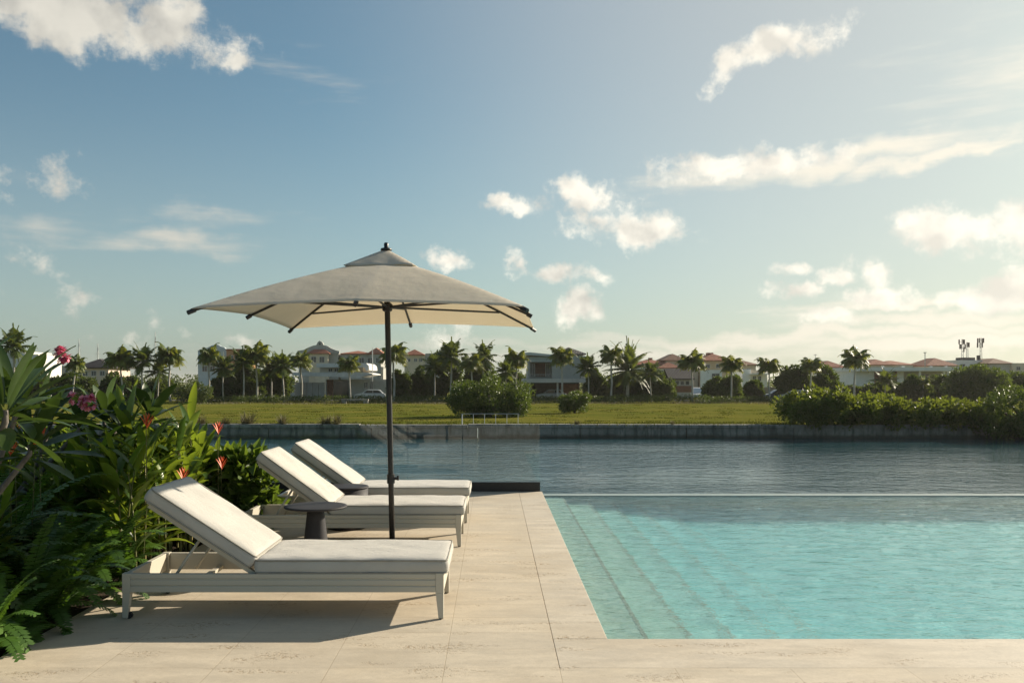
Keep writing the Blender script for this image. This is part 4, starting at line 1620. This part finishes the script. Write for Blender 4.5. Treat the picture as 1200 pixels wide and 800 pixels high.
# ================================================================== PALMS
def palm_meshes(kind, seed):
    g = random.Random(seed)
    tr, cs, cr = MB(), MB(), MB()
    if kind == 'royal':
        tr.tube([(0, 0, 0), (0.02, 0, 0.15), (0.03, 0.01, 0.5), (0.0, 0, 0.8), (0, 0, 1.0)], [0.034, 0.027, 0.025, 0.023, 0.020], 10)
        cs.tube([(0, 0, 1.0), (0, 0, 1.06), (0, 0, 1.2)], [0.022, 0.026, 0.014], 8)
        nf, L = 22, 0.54
        for k in range(nf):
            e = R(74 - 92 * (k / (nf - 1)) ** 0.9 + g.uniform(-7, 7))
            a = k * 2.399 + g.uniform(-0.3, 0.3)
            d = Vector((math.cos(a) * math.cos(e), math.sin(a) * math.cos(e), math.sin(e)))
            frond(cr, (0, 0, 1.18), d, L * g.uniform(0.85, 1.1), 2.3 + g.uniform(-0.4, 0.3) - (0.6 if k > 15 else 0), 22, 0.046, 0.21, g.uniform(0.2, 0.85) if k < 17 else g.uniform(0.75, 1.0), 0.75, 0.5, g, 0.007)
    elif kind == 'coconut':
        tr.tube([(0, 0, 0), (0.03, 0, 0.3), (0.05, 0.01, 0.7), (0.04, 0, 1.0)], [0.03, 0.022, 0.02, 0.018], 8)
        cs.tube([(0.04, 0, 0.98), (0.04, 0, 1.06)], [0.024, 0.02], 8)
        nf, L = 20, 0.62
        for k in range(nf):
            e = R(80 - 105 * (k / (nf - 1)) + g.uniform(-8, 8))
            a = k * 2.399 + g.uniform(-0.3, 0.3)
            d = Vector((math.cos(a) * math.cos(e), math.sin(a) * math.cos(e), math.sin(e)))
            frond(cr, (0.04, 0, 1.04), d, L * g.uniform(0.85, 1.1), 1.3 + g.uniform(-0.3, 0.3), 24, 0.036, 0.20, g.uniform(0.1, 0.7), 0.4, 0.7, g, 0.007)
    else:      # date palm: short trunk and a big stiff crown
        tr.tube([(0, 0, 0), (0, 0, 0.3), (0, 0, 0.52)], [0.035, 0.03, 0.035], 10)
        cs.tube([(0, 0, 0.50), (0, 0, 0.62)], [0.045, 0.04], 8)
        nf, L = 46, 0.62
        for k in range(nf):
            e = R(84 - 112 * (k / (nf - 1)) + g.uniform(-6, 6))
            a = k * 2.399 + g.uniform(-0.3, 0.3)
            d = Vector((math.cos(a) * math.cos(e), math.sin(a) * math.cos(e), math.sin(e)))
            frond(cr, (0, 0, 0.57), d, 1.08 * L * g.uniform(0.85, 1.1), 1.35 + g.uniform(-0.3, 0.3), 30, 0.024, 0.14, g.uniform(0.05, 0.6), 0.25, 0.8, g, 0.008)
    return (tr.mesh('trunk', M['palmtrunk'], True), cs.mesh('crownshaft', M['shaft'], True), cr.mesh('crown', M['palm' if kind == 'royal' else 'palmdark'], fixn=False))


PM = {k: [palm_meshes(k, s_) for s_ in ss] for k, ss in (('royal', (11, 12, 13, 14)), ('coconut', (21, 22)), ('date', (31,)))}
pg = random.Random(77)


def palm(label, px, pyt, pyb, kind='royal', wpx=None, thick=1.0, Y=None):
    """top of crown pyt and foot pyb in the photo set distance and height"""
    if Y is None:
        Y = 112.5 + (pyb * 7 + px) % 5
    H = (F * (EYE - LAND) / Y + CY - pyt) * Y / F
    full = {'royal': 1.45, 'coconut': 1.42, 'date': 1.25}[kind]
    s_ = H / full
    o = thing('palm_tree', label, 'palm tree', (X(px, Y), Y, LAND), pg.uniform(0, 6.28), 'palm trees on the far bank')
    o.rotation_euler.x, o.rotation_euler.y = R(pg.gauss(0, 1.6)), R(pg.gauss(0, 1.6))
    s_ *= pg.uniform(0.96, 1.04)
    me = pg.choice(PM[kind])
    wide = 1.0
    if wpx:
        wide = wpx * Y / F / ({'royal': 0.74, 'coconut': 1.0, 'date': 1.15}[kind] * s_)
    tr = meshobj('trunk', me[0], o)
    cs = meshobj('crownshaft', me[1], o)
    cr = meshobj('crown', me[2], o)
    tr.scale = (s_ * thick, s_ * thick, s_)
    cs.scale = (s_ * thick, s_ * thick, s_)
    z0 = {'royal': 1.18, 'coconut': 1.04, 'date': 0.57}[kind] * s_
    cw = s_ * wide
    # crown keeps its own proportions about its attachment height
    cr.scale = (cw, cw, s_ * (0.5 + 0.5 * wide))
    cr.location = (0, 0, z0 - z0 / s_ * s_ * (0.5 + 0.5 * wide))
    return o


PALMS = [
    ('dark coconut palm at the far left edge above the frangipani', 16, 387, 466, 'coconut', 44),
    ('small yellowish palm in front of the dark roofed house', 84, 415, 463, 'royal', 22),
    ('royal palm first right of the dark hipped roof', 144, 408, 463, 'royal', 33),
    ('dark spreading coconut palm between two left royal palms', 168, 405, 466, 'coconut', 40),
    ('royal palm with white trunk just right of the tallest mast', 200, 404, 461, 'royal', 32),
    ('palm with yellow lower fronds before the pale blue apartment block', 243, 404, 464, 'royal', 25),
    ('dark palm touching the terracotta wing of the apartment block', 285, 406, 465, 'coconut', 36),
    ('tall royal palm with white trunk before the big dark tree clump', 301, 402, 463, 'royal', 34),
    ('dark coconut palm leaning over the pale garden wall', 333, 416, 464, 'coconut', 36),
    ('young royal palm left of the ornate gable', 353, 414, 463, 'royal', 25),
    ('short royal palm in front of the stacked slab roofs', 410.5, 417, 462, 'royal', 26),
    ('royal palm directly behind the parasol pole', 461, 403, 464, 'royal', 32),
    ('dark tall palm left of the yellow green palm', 528, 399, 465, 'coconut', 40),
    ('yellow green palm above the left side of the big lawn bush', 553, 412, 466, 'royal', 30),
    ('dark palm right of the yellow green palm', 569, 399, 465, 'coconut', 34),
    ('short palm at the left corner of the two storey house', 606, 411, 464, 'royal', 29),
    ('royal palm in front of the right block of the two storey house', 659, 405, 463, 'royal', 29),
    ('royal palm with pale trunk beside the large date palm', 715, 403, 466, 'royal', 27),
    ('royal palm in front of the slate roofed cottage', 811, 411, 465, 'royal', 31),
    ('royal palm right of the cottage, above a leafy round tree', 857, 417, 465, 'royal', 27),
    ('slim palm at the right end of the white villa', 903, 417, 464, 'royal', 27),
    ('palm rising in front of the large thatched hut', 951, 416.5, 464, 'royal', 24),
    ('low dark palm tucked between the two left royal palms with white trunks', 184, 422, 465, 'coconut', 34),
    ('dark palm standing just left of the terracotta wing', 262, 415, 465, 'coconut', 32),
    ('dark low palm between the tall royal palm and the garden wall', 318, 420, 465, 'coconut', 38),
    ('dark palm at the left side of the tall dark tree', 509, 414, 465, 'coconut', 36),
    ('low dark palm between the yellow green palm and the two storey house', 590, 424, 465, 'coconut', 32),
    ('dark palm behind the right corner of the two storey house', 690, 418, 466, 'coconut', 34),
    ('low dark palm right of the bushy date palm', 764, 424, 466, 'coconut', 32),
    ('low feathery palm below the brown panels of the flat roofed house', 1036, 436, 466, 'coconut', 36),
    ('largest right hand palm, beside the small thatched hut', 1001, 410, 468, 'royal', 32),
]
for args in PALMS:
    palm(*args)
palm('large bushy date palm right of the two storey house', 735, 390, 467, 'date', 68)
palm('tiny palm under the long flat roof on the right', 1082, 440, 463, 'royal', 14)


# ================================================================== TREES AND BUSHES ON THE FAR BANK
def tree(name, label, cat, px0, px1, pyt, pyb, Y=None, leaf=0.20, n=5000, mat='tree', seed=1, depth=0.8, nl=46, env=None, group=None, trunk=True, z0=LAND, lr=(0.16, 0.30), shell=0.45):
    if Y is None:
        Y = F * (EYE - LAND) / (pyb - CY)
    x0, x1 = X(px0, Y), X(px1, Y)
    zt = Z(pyt, Y)
    w_, hgt = (x1 - x0) / 2, zt - z0
    xc = (x0 + x1) / 2
    o = thing(name, label, cat, (xc, Y, z0), 0, group)
    if env is None:
        env = [(0, 0, 0.52, 0.80, 0.80 * depth, 0.44), (-0.35, 0, 0.38, 0.55, 0.5 * depth, 0.34), (0.4, 0.05, 0.36, 0.52, 0.5 * depth, 0.34)]
    E = [(a * w_, b * w_, c * hgt, d * w_, e * w_, f * hgt) for a, b, c, d, e, f in env]
    r_ = min(w_, hgt)
    lm = lumps_in(E, nl, r_ * lr[0], r_ * lr[1], seed)
    mb = MB()
    mb.arrays(*leaf_cloud(lm, n, leaf, seed, shell=shell))
    mb.build('crown', M[mat], o, fixn=False)
    if trunk:
        q = MB()
        g = random.Random(seed)
        q.tube([(0, 0, -0.05), (0.02 * w_, 0, hgt * 0.25), (0.0, 0, hgt * 0.5)], [0.05 * r_ + 0.04, 0.04 * r_ + 0.03, 0.02 * r_ + 0.02], 8)
        for k in range(7):
            l = g.choice(lm)
            q.tube([(0, 0, hgt * g.uniform(0.1, 0.3)), (l[0] * 0.5, l[1] * 0.5, l[2] * 0.7), (l[0], l[1], l[2])], [0.03 * r_ + 0.02, 0.02 * r_ + 0.012, 0.01], 5)
        q.build('trunk', M['bark'], o, smooth=True)
    return o


FL = [(0, 0, 0.45, 0.95, 0.8, 0.5), (-0.5, 0, 0.35, 0.48, 0.6, 0.40), (0.5, 0, 0.38, 0.46, 0.6, 0.42)]
tree('round_bush', 'dark rounded bush left of the clipped hedge', 'bush', 202, 249, 441, 472, None, 0.20, 5000, 'tree', 2, env=FL)
tree('bush', 'big dense green bush on the lawn right of the parasol pole', 'bush', 522, 624, 439, 487.5, None, 0.17, 15000, 'bush', 3, env=FL, nl=110, lr=(0.12, 0.26))
tree('bush', 'smaller round bush alone on the lawn before the two storey house', 'bush', 654, 693, 456, 483.5, None, 0.13, 6000, 'bush', 4, env=FL, nl=60)
# dark clumps between the palms
CL = [
    (0, 62, 430, 466, 'leafy dark tree at the far left behind the frangipani'), (60, 112, 437, 466, 'dark shrubby tree under the hipped roof'),
    (118, 160, 436, 467, 'low dark tree behind the first left royal palm'), (150, 204, 438, 468, 'low dark tree under the spreading coconut palm'),
    (246, 286, 432, 466, 'dark tree before the pale blue apartment block'), (268, 312, 424, 466, 'tallest dark leafy tree left of the garden wall'), (300, 344, 428, 466, 'dark leafy tree half hiding the pale garden wall'),
    (455, 482, 432, 465, 'dark tree right behind the pergola'), (478, 512, 428, 464, 'dark tree under the red hip roof end'), (500, 545, 404, 466, 'tall dark tree left of the yellow green palm'),
    (540, 584, 424, 466, 'dark tree behind the yellow green palm'), (580, 618, 434, 465, 'low dark tree left of the two storey house'),
    (684, 712, 432, 466, 'leafy tree at the right side of the two storey house'), (706, 748, 438, 468, 'dark undergrowth tree below the date palm'), (742, 790, 436, 466, 'small leafy tree left of the cottage'),
    (826, 868, 436, 469, 'leafy round tree right of the slate roofed cottage'), (872, 894, 444, 465, 'small clipped tree before the tan boundary wall'),
    (908, 950, 424, 464, 'dark round tree behind the large thatched hut'), (940, 985, 428, 462, 'mid green tree behind the palm and hut'),
    (1006, 1062, 448, 471, 'feathery green shrub below the brown panels'), (1056, 1092, 437, 468, 'green tree under the long flat roof'), (1084, 1126, 436, 468, 'darker green tree right of the tiny palm'),
    (1104, 1190, 425, 470, 'large spreading tree on the right below the telecom masts'), (1168, 1225, 434, 468, 'green tree at the far right edge'), (985, 1012, 452, 468, 'low shrub around the small thatched hut'),
]
for i, (a, b, yt, yb, lab) in enumerate(CL):
    big = (b - a) > 60
    tree('leafy_tree', lab, 'tree', a, b, yt, yb, (150 if i == 11 else 117.5 + (i * 3) % 5) if i != 22 else 112, 0.36, 20000 if big else 11000, 'bush' if i in (15, 16, 18, 19, 20, 22, 23) else 'tree', 40 + i, nl=90 if big else 60, env=FL if yt > 434 else None, group='trees on the far bank')
# shore bushes on the right, over the sea wall
SH = [(-0.78, 0, 0.50, 0.24, 0.3, 0.42), (-0.55, 0, 0.62, 0.25, 0.35, 0.36), (-0.25, 0, 0.45, 0.26, 0.3, 0.36), (0.05, 0, 0.45, 0.28, 0.3, 0.30), (0.35, 0, 0.43, 0.28, 0.3, 0.30), (0.65, 0, 0.42, 0.24, 0.3, 0.32), (0.85, 0, 0.45, 0.18, 0.3, 0.26)]
tree('shore_bush', 'wide glossy leaved bush spilling over the sea wall on the right', 'bush', 916, 1150, 455, 510, 52.6, 0.22, 26000, 'vine', 61, env=SH, nl=190, trunk=False, z0=-1.45, lr=(0.13, 0.26), shell=0.3)
tree('shore_bush', 'tall dark rounded bush over the sea wall at the right edge', 'bush', 1140, 1262, 450, 515, 51.4, 0.17, 15000, 'bush', 62, env=FL, nl=130, z0=-1.7, lr=(0.12, 0.24), shell=0.3)


# hedges
def hedge(label, px0, px1, pyt, Y, seed, mat='tree', n=None):
    x0, x1 = X(px0, Y), X(px1, Y)
    hgt = Z(pyt, Y) - LAND
    o = thing('hedge', label, 'hedge', ((x0 + x1) / 2, Y, LAND), 0, 'hedges along the far lawn')
    g = random.Random(seed)
    lm = []
    x = x0
    while x < x1:
        for k in range(2):
            r_ = g.uniform(0.32, 0.52)
            lm.append((x - (x0 + x1) / 2 + g.uniform(-0.2, 0.2), g.uniform(-0.4, 0.4), g.uniform(0.25, max(0.3, hgt - r_ * 0.8)), r_ * 1.2, r_, r_))
        x += 0.42
    mb = MB()
    mb.arrays(*leaf_cloud(lm, n or int((x1 - x0) * 330), 0.16, seed, shell=0.4))
    mb.build('foliage', M[mat], o, fixn=False)


hedge('long clipped dark hedge along the far lawn left of the parasol pole', 238, 455, 463, 109, 71, 'bush')
hedge('low hedge between the parasol pole and the big lawn bush', 462, 540, 463, 109, 72, 'bush')
hedge('low hedge behind the small round lawn bush', 618, 720, 463.5, 110, 73, 'bush')
hedge('low hedge from the date palm to the slate cottage', 716, 830, 462, 109, 74, 'bush')
hedge('low hedge right of the cottage toward the shore bushes', 822, 962, 464, 111, 75, 'bush')
hedge('tall clipped dark hedge above the pergola', 465, 505, 431, 150, 76)
# tall dry grass strip along the far lawn edge
def grass_field(name, x0, x1, y0, y1, z, n, hgt, seed, mat, clump=0.6):
    g = np.random.default_rng(seed)
    nc = max(3, n // 30)
    cx_ = np.stack([g.uniform(x0, x1, nc), g.uniform(y0, y1, nc)], 1)
    i = g.integers(0, nc, n)
    p = np.concatenate([cx_[i] + g.normal(size=(n, 2)) * clump, np.full((n, 1), z)], 1)
    a = g.uniform(0, 6.283, n)
    w_ = 0.02 + 0.03 * g.random(n)
    hh_ = hgt * (0.4 + 0.7 * g.random(n))
    d = np.stack([np.cos(a), np.sin(a), np.zeros(n)], 1)
    ln = g.normal(size=(n, 3)) * 0.25 * hh_[:, None]
    ln[:, 2] = hh_
    V = np.stack([p - d * w_[:, None], p + d * w_[:, None], p + ln], 1).reshape(-1, 3)
    Fc = np.arange(n * 3).reshape(-1, 3)
    mb = MB()
    mb.arrays(V, Fc, np.repeat(g.random(n), 3))
    return tag(mb.build(name, M[mat], fixn=False), kind='stuff')


grass_field('tall_dry_grass', X(225, 104), X(940, 104), 102, 107.5, LAND, 3000, 0.26, 5, 'dry', 0.8)
grass_field('lawn_edge_grass', X(180, 53), X(930, 53), 52.6, 54.5, LAND, 5000, 0.16, 6, 'blade', 0.5)
grass_field('lawn_grass_tussocks', -24, 24, 55, 100, LAND, 9000, 0.09, 8, 'blade', 0.35)


# tufts on top of the sea wall
def tuft_mesh(seed, tall):
    g = random.Random(seed)
    mb = MB()
    for k in range(110):
        a = g.uniform(0, 6.283)
        e = g.uniform(0.5, 1.45)
        d = (math.cos(a) * math.cos(e), math.sin(a) * math.cos(e), math.sin(e))
        blade(mb, (g.uniform(-0.22, 0.22), g.uniform(-0.1, 0.1), 0), d, tall * g.uniform(0.5, 1.1), 0.03, 1.2, 4, 0.1, g.random(), 0.3)
    return mb.mesh('blades', M['dry'], fixn=False)


TM = [tuft_mesh(1, 0.55), tuft_mesh(2, 0.65)]
TL = [(196, 'dry grass tuft on the sea wall at its left end'), (236, 'grass tuft on the sea wall below the round dark bush'), (264, 'grass tuft second of the pair under the apartment block'), (290, 'large dark grass tuft hanging on the sea wall under the tall royal palm'), (331, 'drooping dark tuft on the sea wall near the garden wall'), (382, 'tuft on the sea wall below the ornate gable'), (395, 'small tuft just left of the parasol pole on the sea wall'), (676, 'small lone grass tuft below the round lawn bush'), (788, 'tiny grass tuft on the sea wall right of centre')]
for i, (px, lab) in enumerate(TL):
    o = thing('grass_tuft', lab, 'grass tuft', (X(px, 52.2), 52.2, LAND + 0.05), i * 1.3, 'grass tufts on the sea wall')
    b_ = meshobj('blades', TM[i % 2], o)
    s_ = 0.5 if i > 6 else (1.25 if i in (3, 4, 6) else 0.95)
    b_.scale = (s_ * 1.3, s_, s_)

# far-off belt of trees closing the view between the houses
g = np.random.default_rng(4)
lm = []
for k in range(420):
    Yk = g.uniform(255, 300)
    xk = g.uniform(-190, 210)
    r_ = g.uniform(2.0, 3.4)
    lm.append((xk, Yk, LAND + g.uniform(0.3, 1.0) * 2.6, r_ * 1.5, r_, r_))
mb = MB()
mb.arrays(*leaf_cloud(lm, 40000, 0.8, 9, shell=0.4))
tag(mb.build('distant_tree_belt', M['tree'], fixn=False), kind='stuff')

# ================================================================== FOREGROUND PLANTING BED
def heliconia_mesh(seed, H=1.15, stems=8, lean_=0.22):
    g = random.Random(seed)
    st, lf = MB(), MB()
    for s_ in range(stems):
        bx, by = g.gauss(0, 0.11), g.gauss(0, 0.11)
        a0 = g.uniform(0, 6.283)
        tl = g.uniform(0.02, lean_)
        h = H * g.uniform(0.65, 1.05)
        pts = [Vector((bx + math.cos(a0) * tl * u * u * h, by + math.sin(a0) * tl * u * u * h, u * h)) for u in (0, 0.25, 0.5, 0.75, 1.0)]
        st.tube(pts, [0.013, 0.012, 0.010, 0.008, 0.004], 6, False, g.random())
        al = g.uniform(0, 6.283)
        nl = g.randint(8, 10)
        for k in range(nl):
            u = 0.20 + 0.80 * k / (nl - 1)
            x_ = u * 4
            i = min(3, int(x_))
            p = pts[i].lerp(pts[i + 1], x_ - i)
            a = al + (k % 2) * math.pi + g.uniform(-0.5, 0.5)
            e = R(g.uniform(18, 52) + 24 * u * u)
            d = Vector((math.cos(a) * math.cos(e), math.sin(a) * math.cos(e), math.sin(e)))
            blade(lf, p, d, g.uniform(0.34, 0.52), g.uniform(0.060, 0.105), g.uniform(0.7, 1.7), 7, 0.3, g.random(), 0.38, g.uniform(-0.5, 0.5), 0.04)
    return st.mesh('stems', M['cane'], True), lf.mesh('leaves', M['heli'], True, fixn=False)


HM = [heliconia_mesh(i * 13 + 5, H_) for i, H_ in enumerate((1.0, 1.1, 1.2, 0.95))]


def bract_mesh(seed):
    """upright torch flower: a long stalk with fanned narrow bracts"""
    g = random.Random(seed)
    st, br = MB(), MB()
    st.tube([(0, 0, 0), (0.03, 0.03, 0.5), (0.03, 0.01, 1.0)], [0.004, 0.0035, 0.003], 6, False, 0.1)
    for k in range(8):
        a = (k % 2) * math.pi + g.uniform(-0.5, 0.5)
        e = R(58 + 3.5 * k)
        d = (math.cos(a) * math.cos(e), math.sin(a) * math.cos(e), math.sin(e))
        blade(br, (0.03, 0.01, 0.98 + k * 0.008), d, 0.10 - 0.006 * k, 0.013, 0.5, 4, 0.5, g.random(), 0.3)
    return st.mesh('flower_stalk', M['cane'], True), br.mesh('bracts', M['bract'], True)


BM = [bract_mesh(3), bract_mesh(8)]
hg = random.Random(21)


def heliconia(label, x, y, k, sc_=1.0, group='flowerless heliconia clumps in the planting bed', flowers=()):
    o = thing('heliconia', label, 'heliconia', (x, y, -0.035), hg.uniform(0, 6.28), group)
    st = meshobj('stems', HM[k][0], o)
    lf = meshobj('leaves', HM[k][1], o)
    for q in (st, lf):
        q.scale = (sc_,) * 3
    rz = o.rotation_euler.z
    for i, (px, py, Y) in enumerate(flowers):
        w_ = Vector((X(px, Y) - x, Y - y, 0))
        w_ = Matrix.Rotation(-rz, 3, 'Z') @ w_
        b = BM[i % 2]
        hgt = Z(py + 8, Y) + 0.035
        f = meshobj('flower_stalk', b[0], o, (w_.x, w_.y, 0), (0, 0, i * 2.0 - rz))
        f.scale = (1, 1, hgt)
        q = meshobj('bracts', b[1], f)
        q.scale = (1.15, 1.15, 1.15 / hgt)
        q.location = (0, 0, 1 - 1.15 / hgt * 1.0)
    return o


# flowered clumps, each with its own label
heliconia('heliconia clump carrying the flower closest to the frangipani rosette', -2.95, 7.1, 2, 0.85, 'flowering heliconias in the planting bed', [(166, 491, 6.8)])
heliconia('heliconia clump whose tall orange flower stands against the canal', -2.95, 8.6, 1, 0.85, 'flowering heliconias in the planting bed', [(251, 498, 8.4)])
heliconia('heliconia clump with a faded orange flower beside the leafy shrub', -2.72, 8.9, 0, 0.75, 'flowering heliconias in the planting bed', [(255, 539, 8.3)])
heliconia('heliconia clump with small orange bud above the nearest backrest', -2.98, 7.9, 3, 0.8, 'flowering heliconias in the planting bed', [(209, 553, 7.6)])
heliconia('heliconia clump with red flowers at the left edge of the bed', -3.3, 5.3, 0, 0.7, 'flowering heliconias in the planting bed', [(5, 523, 6.0), (43, 515, 6.2)])
heliconia('heliconia clump with two orange flowers under the big frangipani', -3.4, 5.9, 3, 0.72, 'flowering heliconias in the planting bed', [(40, 491, 6.4), (52, 499, 6.6), (22, 500, 6.5)])
# plain clumps: front row beside the loungers, middle row, back row
rows = [
    ('heliconia clump of narrow leaves without a flower, in the front row by the deck', [(-2.88, 6.95), (-2.86, 7.25), (-2.95, 7.6), (-3.2, 7.0), (-3.3, 7.3), (-3.0, 7.45), (-3.1, 7.9), (-2.9, 8.1), (-3.2, 8.4), (-2.86, 7.85), (-2.84, 8.5), (-3.5, 7.1)], (0.74, 0.92)),
    ('heliconia clump of narrow leaves without a flower, in the middle of the bed', [(-3.65, 7.5), (-3.75, 8.2), (-4.0, 7.2), (-4.1, 7.8), (-3.4, 7.6), (-4.3, 7.0), (-3.45, 8.1), (-3.8, 7.8), (-3.55, 8.6), (-3.0, 8.9)], (0.72, 0.9)),
    ('heliconia clump of narrow leaves without a flower, at the back of the bed', [(-4.6, 8.3), (-4.2, 8.9), (-3.7, 9.2), (-5.0, 7.5), (-5.2, 8.6), (-4.8, 9.4), (-5.6, 9.4), (-5.9, 8.4)], (0.60, 0.78)),
]
for lab, pts, (s0, s1) in rows:
    for i, (x, y) in enumerate(pts):
        heliconia(lab, x, y, i % 4, hg.uniform(s0, s1), 'flowerless heliconia clumps, ' + lab.split(', ')[1])


# ferns
def fern_mesh(seed, L=0.62):
    g = random.Random(seed)
    mb = MB()
    for k in range(17):
        a = k * 2.399 + g.uniform(-0.3, 0.3)
        e = R(g.uniform(28, 78))
        d = (math.cos(a) * math.cos(e), math.sin(a) * math.cos(e), math.sin(e))
        frond(mb, (g.gauss(0, 0.03), g.gauss(0, 0.03), 0), d, L * g.uniform(0.75, 1.15), g.uniform(1.2, 2.0), 26, 0.021, 0.085, g.random(), 0.12, 0.3, g, 0.004, 0.12, lambda u: 1.0 - 0.9 * max(0, u - 0.25) ** 1.3 if u > 0.2 else 0.6 + 2 * u)
    return mb.mesh('fronds', M['fern'], True, fixn=False)


FM = [fern_mesh(4), fern_mesh(9), fern_mesh(15, 0.55)]
FP = [
    ('bright fern at the near left corner, its fronds lit beside the deck', [(-2.78, 4.88)], 0.95, None),
    ('shaded fern along the deck edge in front of the heliconias', [(-2.95, 5.45), (-3.0, 5.95), (-2.85, 5.7), (-3.2, 5.2), (-3.2, 4.8), (-2.93, 6.2), (-3.25, 5.75), (-3.2, 6.15), (-3.05, 6.5), (-3.35, 6.55), (-2.9, 6.65)], 1.15, 'shaded ferns along the deck edge'),
    ('tall shaded fern behind the deck edge ferns at the left', [(-3.5, 5.35), (-3.45, 4.75), (-3.6, 5.75), (-3.9, 5.1), (-3.6, 6.1), (-3.9, 5.6), (-3.7, 6.6), (-4.1, 6.2)], 1.5, 'tall shaded ferns at the left'),
    ('fern with a long frond beside the head of the nearest lounger', [(-2.84, 6.75)], 0.9, None),
]
k_ = 0
for lab, pts, s0, grp in FP:
    for (x, y) in pts:
        o = thing('fern', lab, 'fern', (x, y, -0.035 + (0.1 if s0 > 1.3 else 0.0)), hg.uniform(0, 6.28), grp)
        f = meshobj('fronds', FM[k_ % 3], o)
        s_ = s0 * hg.uniform(0.9, 1.1)
        f.scale = (s_, s_, s_ * 1.1)
        k_ += 1


# frangipani: bare forked grey stems ending in rosettes of broad leaves
def frangipani(label, x, y, tips, seed, leaf=(0.34, 0.092), flowers=()):
    g = random.Random(seed)
    o = thing('frangipani', label, 'frangipani', (x, y, -0.035))
    st, lf = MB(), MB()
    base = Vector((0, 0, 0))
    fork = Vector((0.03, 0.02, 0.45))
    st.tube([base, fork * 0.6, fork], [0.04, 0.035, 0.03], 9, False)
    for i, (px, py, Y) in enumerate(tips):
        tp = Vector((X(px, Y) - x, Y - y, Z(py, Y) + 0.035))
        md = fork.lerp(tp, 0.5) + Vector((g.uniform(-0.06, 0.06), g.uniform(-0.06, 0.06), -0.08))
        st.tube([fork, md, tp - Vector((0, 0, 0.06)), tp], [0.026, 0.020, 0.017, 0.014], 8, False)
        n = 20
        for k in range(n):
            a = k * 2.399 + g.uniform(-0.25, 0.25)
            e = R(72 - 88 * (k / (n - 1)) + g.uniform(-8, 8))
            d = Vector((math.cos(a) * math.cos(e), math.sin(a) * math.cos(e), math.sin(e)))
            q = tp - Vector((0, 0, 0.10 * k / n)) + d * 0.03
            s_ = g.uniform(0.75, 1.12)
            blade(lf, q, d, leaf[0] * s_, leaf[1] * g.uniform(0.85, 1.15), g.uniform(0.3, 0.9), 8, 0.22, g.random(), 0.62, g.uniform(-0.35, 0.35), 0.03)
    st.build('branches', M['grey_stem'], o, smooth=True)
    lf.build('leaves', M['plum'], o, smooth=True, fixn=False)
    for (px, py, Y, r_, n) in flowers:
        c_ = Vector((X(px, Y) - x, Y - y, Z(py, Y) + 0.035))
        fl = MB()
        for k in range(n):
            d = Vector((g.gauss(0, 1), g.gauss(0, 1), g.gauss(0, 1) + 0.3)).normalized()
            p = c_ + d * r_ * g.uniform(0.5, 1.0)
            u = d.orthogonal().normalized()
            for j in range(5):
                pd = (Matrix.Rotation(j * 1.2566 + k, 3, d) @ u) * 0.9 + d * 0.45
                blade(fl, p, pd, 0.036, 0.024, 0.3, 3, 0.2, g.random(), 0.6)
        fl.build('flower_cluster', M['petal'], o)
    return o


frangipani('frangipani with rosettes of broad leaves and a pink flower cluster, middle of the bed', -3.45, 7.9,
           [(176, 486, 8.0), (122, 488, 8.2), (150, 512, 7.7)], 5, (0.36, 0.095), [(103, 471, 6.6, 0.055, 26), (86, 466, 6.7, 0.03, 7)])
frangipani('largest frangipani with long dark leaves at the left edge of the photo', -3.3, 5.1,
           [(6, 480, 4.6), (-50, 470, 4.9), (20, 472, 5.5), (-70, 520, 4.6), (35, 520, 5.6)], 6, (0.46, 0.080), [(72, 416, 5.6, 0.042, 16)])
frangipani('slender frangipani with upright leaves behind the pink flowers', -4.2, 7.6,
           [(92, 496, 7.6), (135, 498, 8.2), (60, 486, 7.6)], 7, (0.30, 0.08))


# leafy shrubs
def shrub(label, px0, px1, pyt, Y, leaf, n, seed, mat='shrub', depth=0.8):
    tree('shrub', label, 'shrub', px0, px1, pyt, None, Y, leaf, n, mat, seed, depth, 70, FL, 'small leaved shrubs in the planting bed', True, -0.035, (0.14, 0.28), 0.2)


shrub('bright leafy shrub nearest the head of the middle lounger', 222, 318, 514, 8.9, 0.15, 2600, 81)
shrub('small leaved shrub behind the nearest backrest', 150, 250, 520, 9.3, 0.08, 4200, 82)
shrub('dark shrub at the back of the bed behind the frangipanis', 20, 150, 500, 8.9, 0.09, 5200, 83)
shrub('dark shrub at the far left back of the bed', -70, 70, 490, 8.2, 0.09, 5200, 84)
shrub('low shrub under the heliconias left of the nearest lounger', 40, 150, 560, 7.2, 0.07, 3600, 85)

# ================================================================== AIR
m, t = newmat('haze_air')
pv = t.n('ShaderNodeVolumePrincipled')
pv.inputs['Color'].default_value = (0.95, 0.93, 0.88, 1)
pv.inputs['Density'].default_value = 0.00014
pv.inputs['Anisotropy'].default_value = 0.35
t.out(None, pv.outputs[0])
mb = MB()
mb.box(-4520, 4520, -40, 6520, -4.3, 24.5)
tag(mb.build('haze', m), kind='stuff')
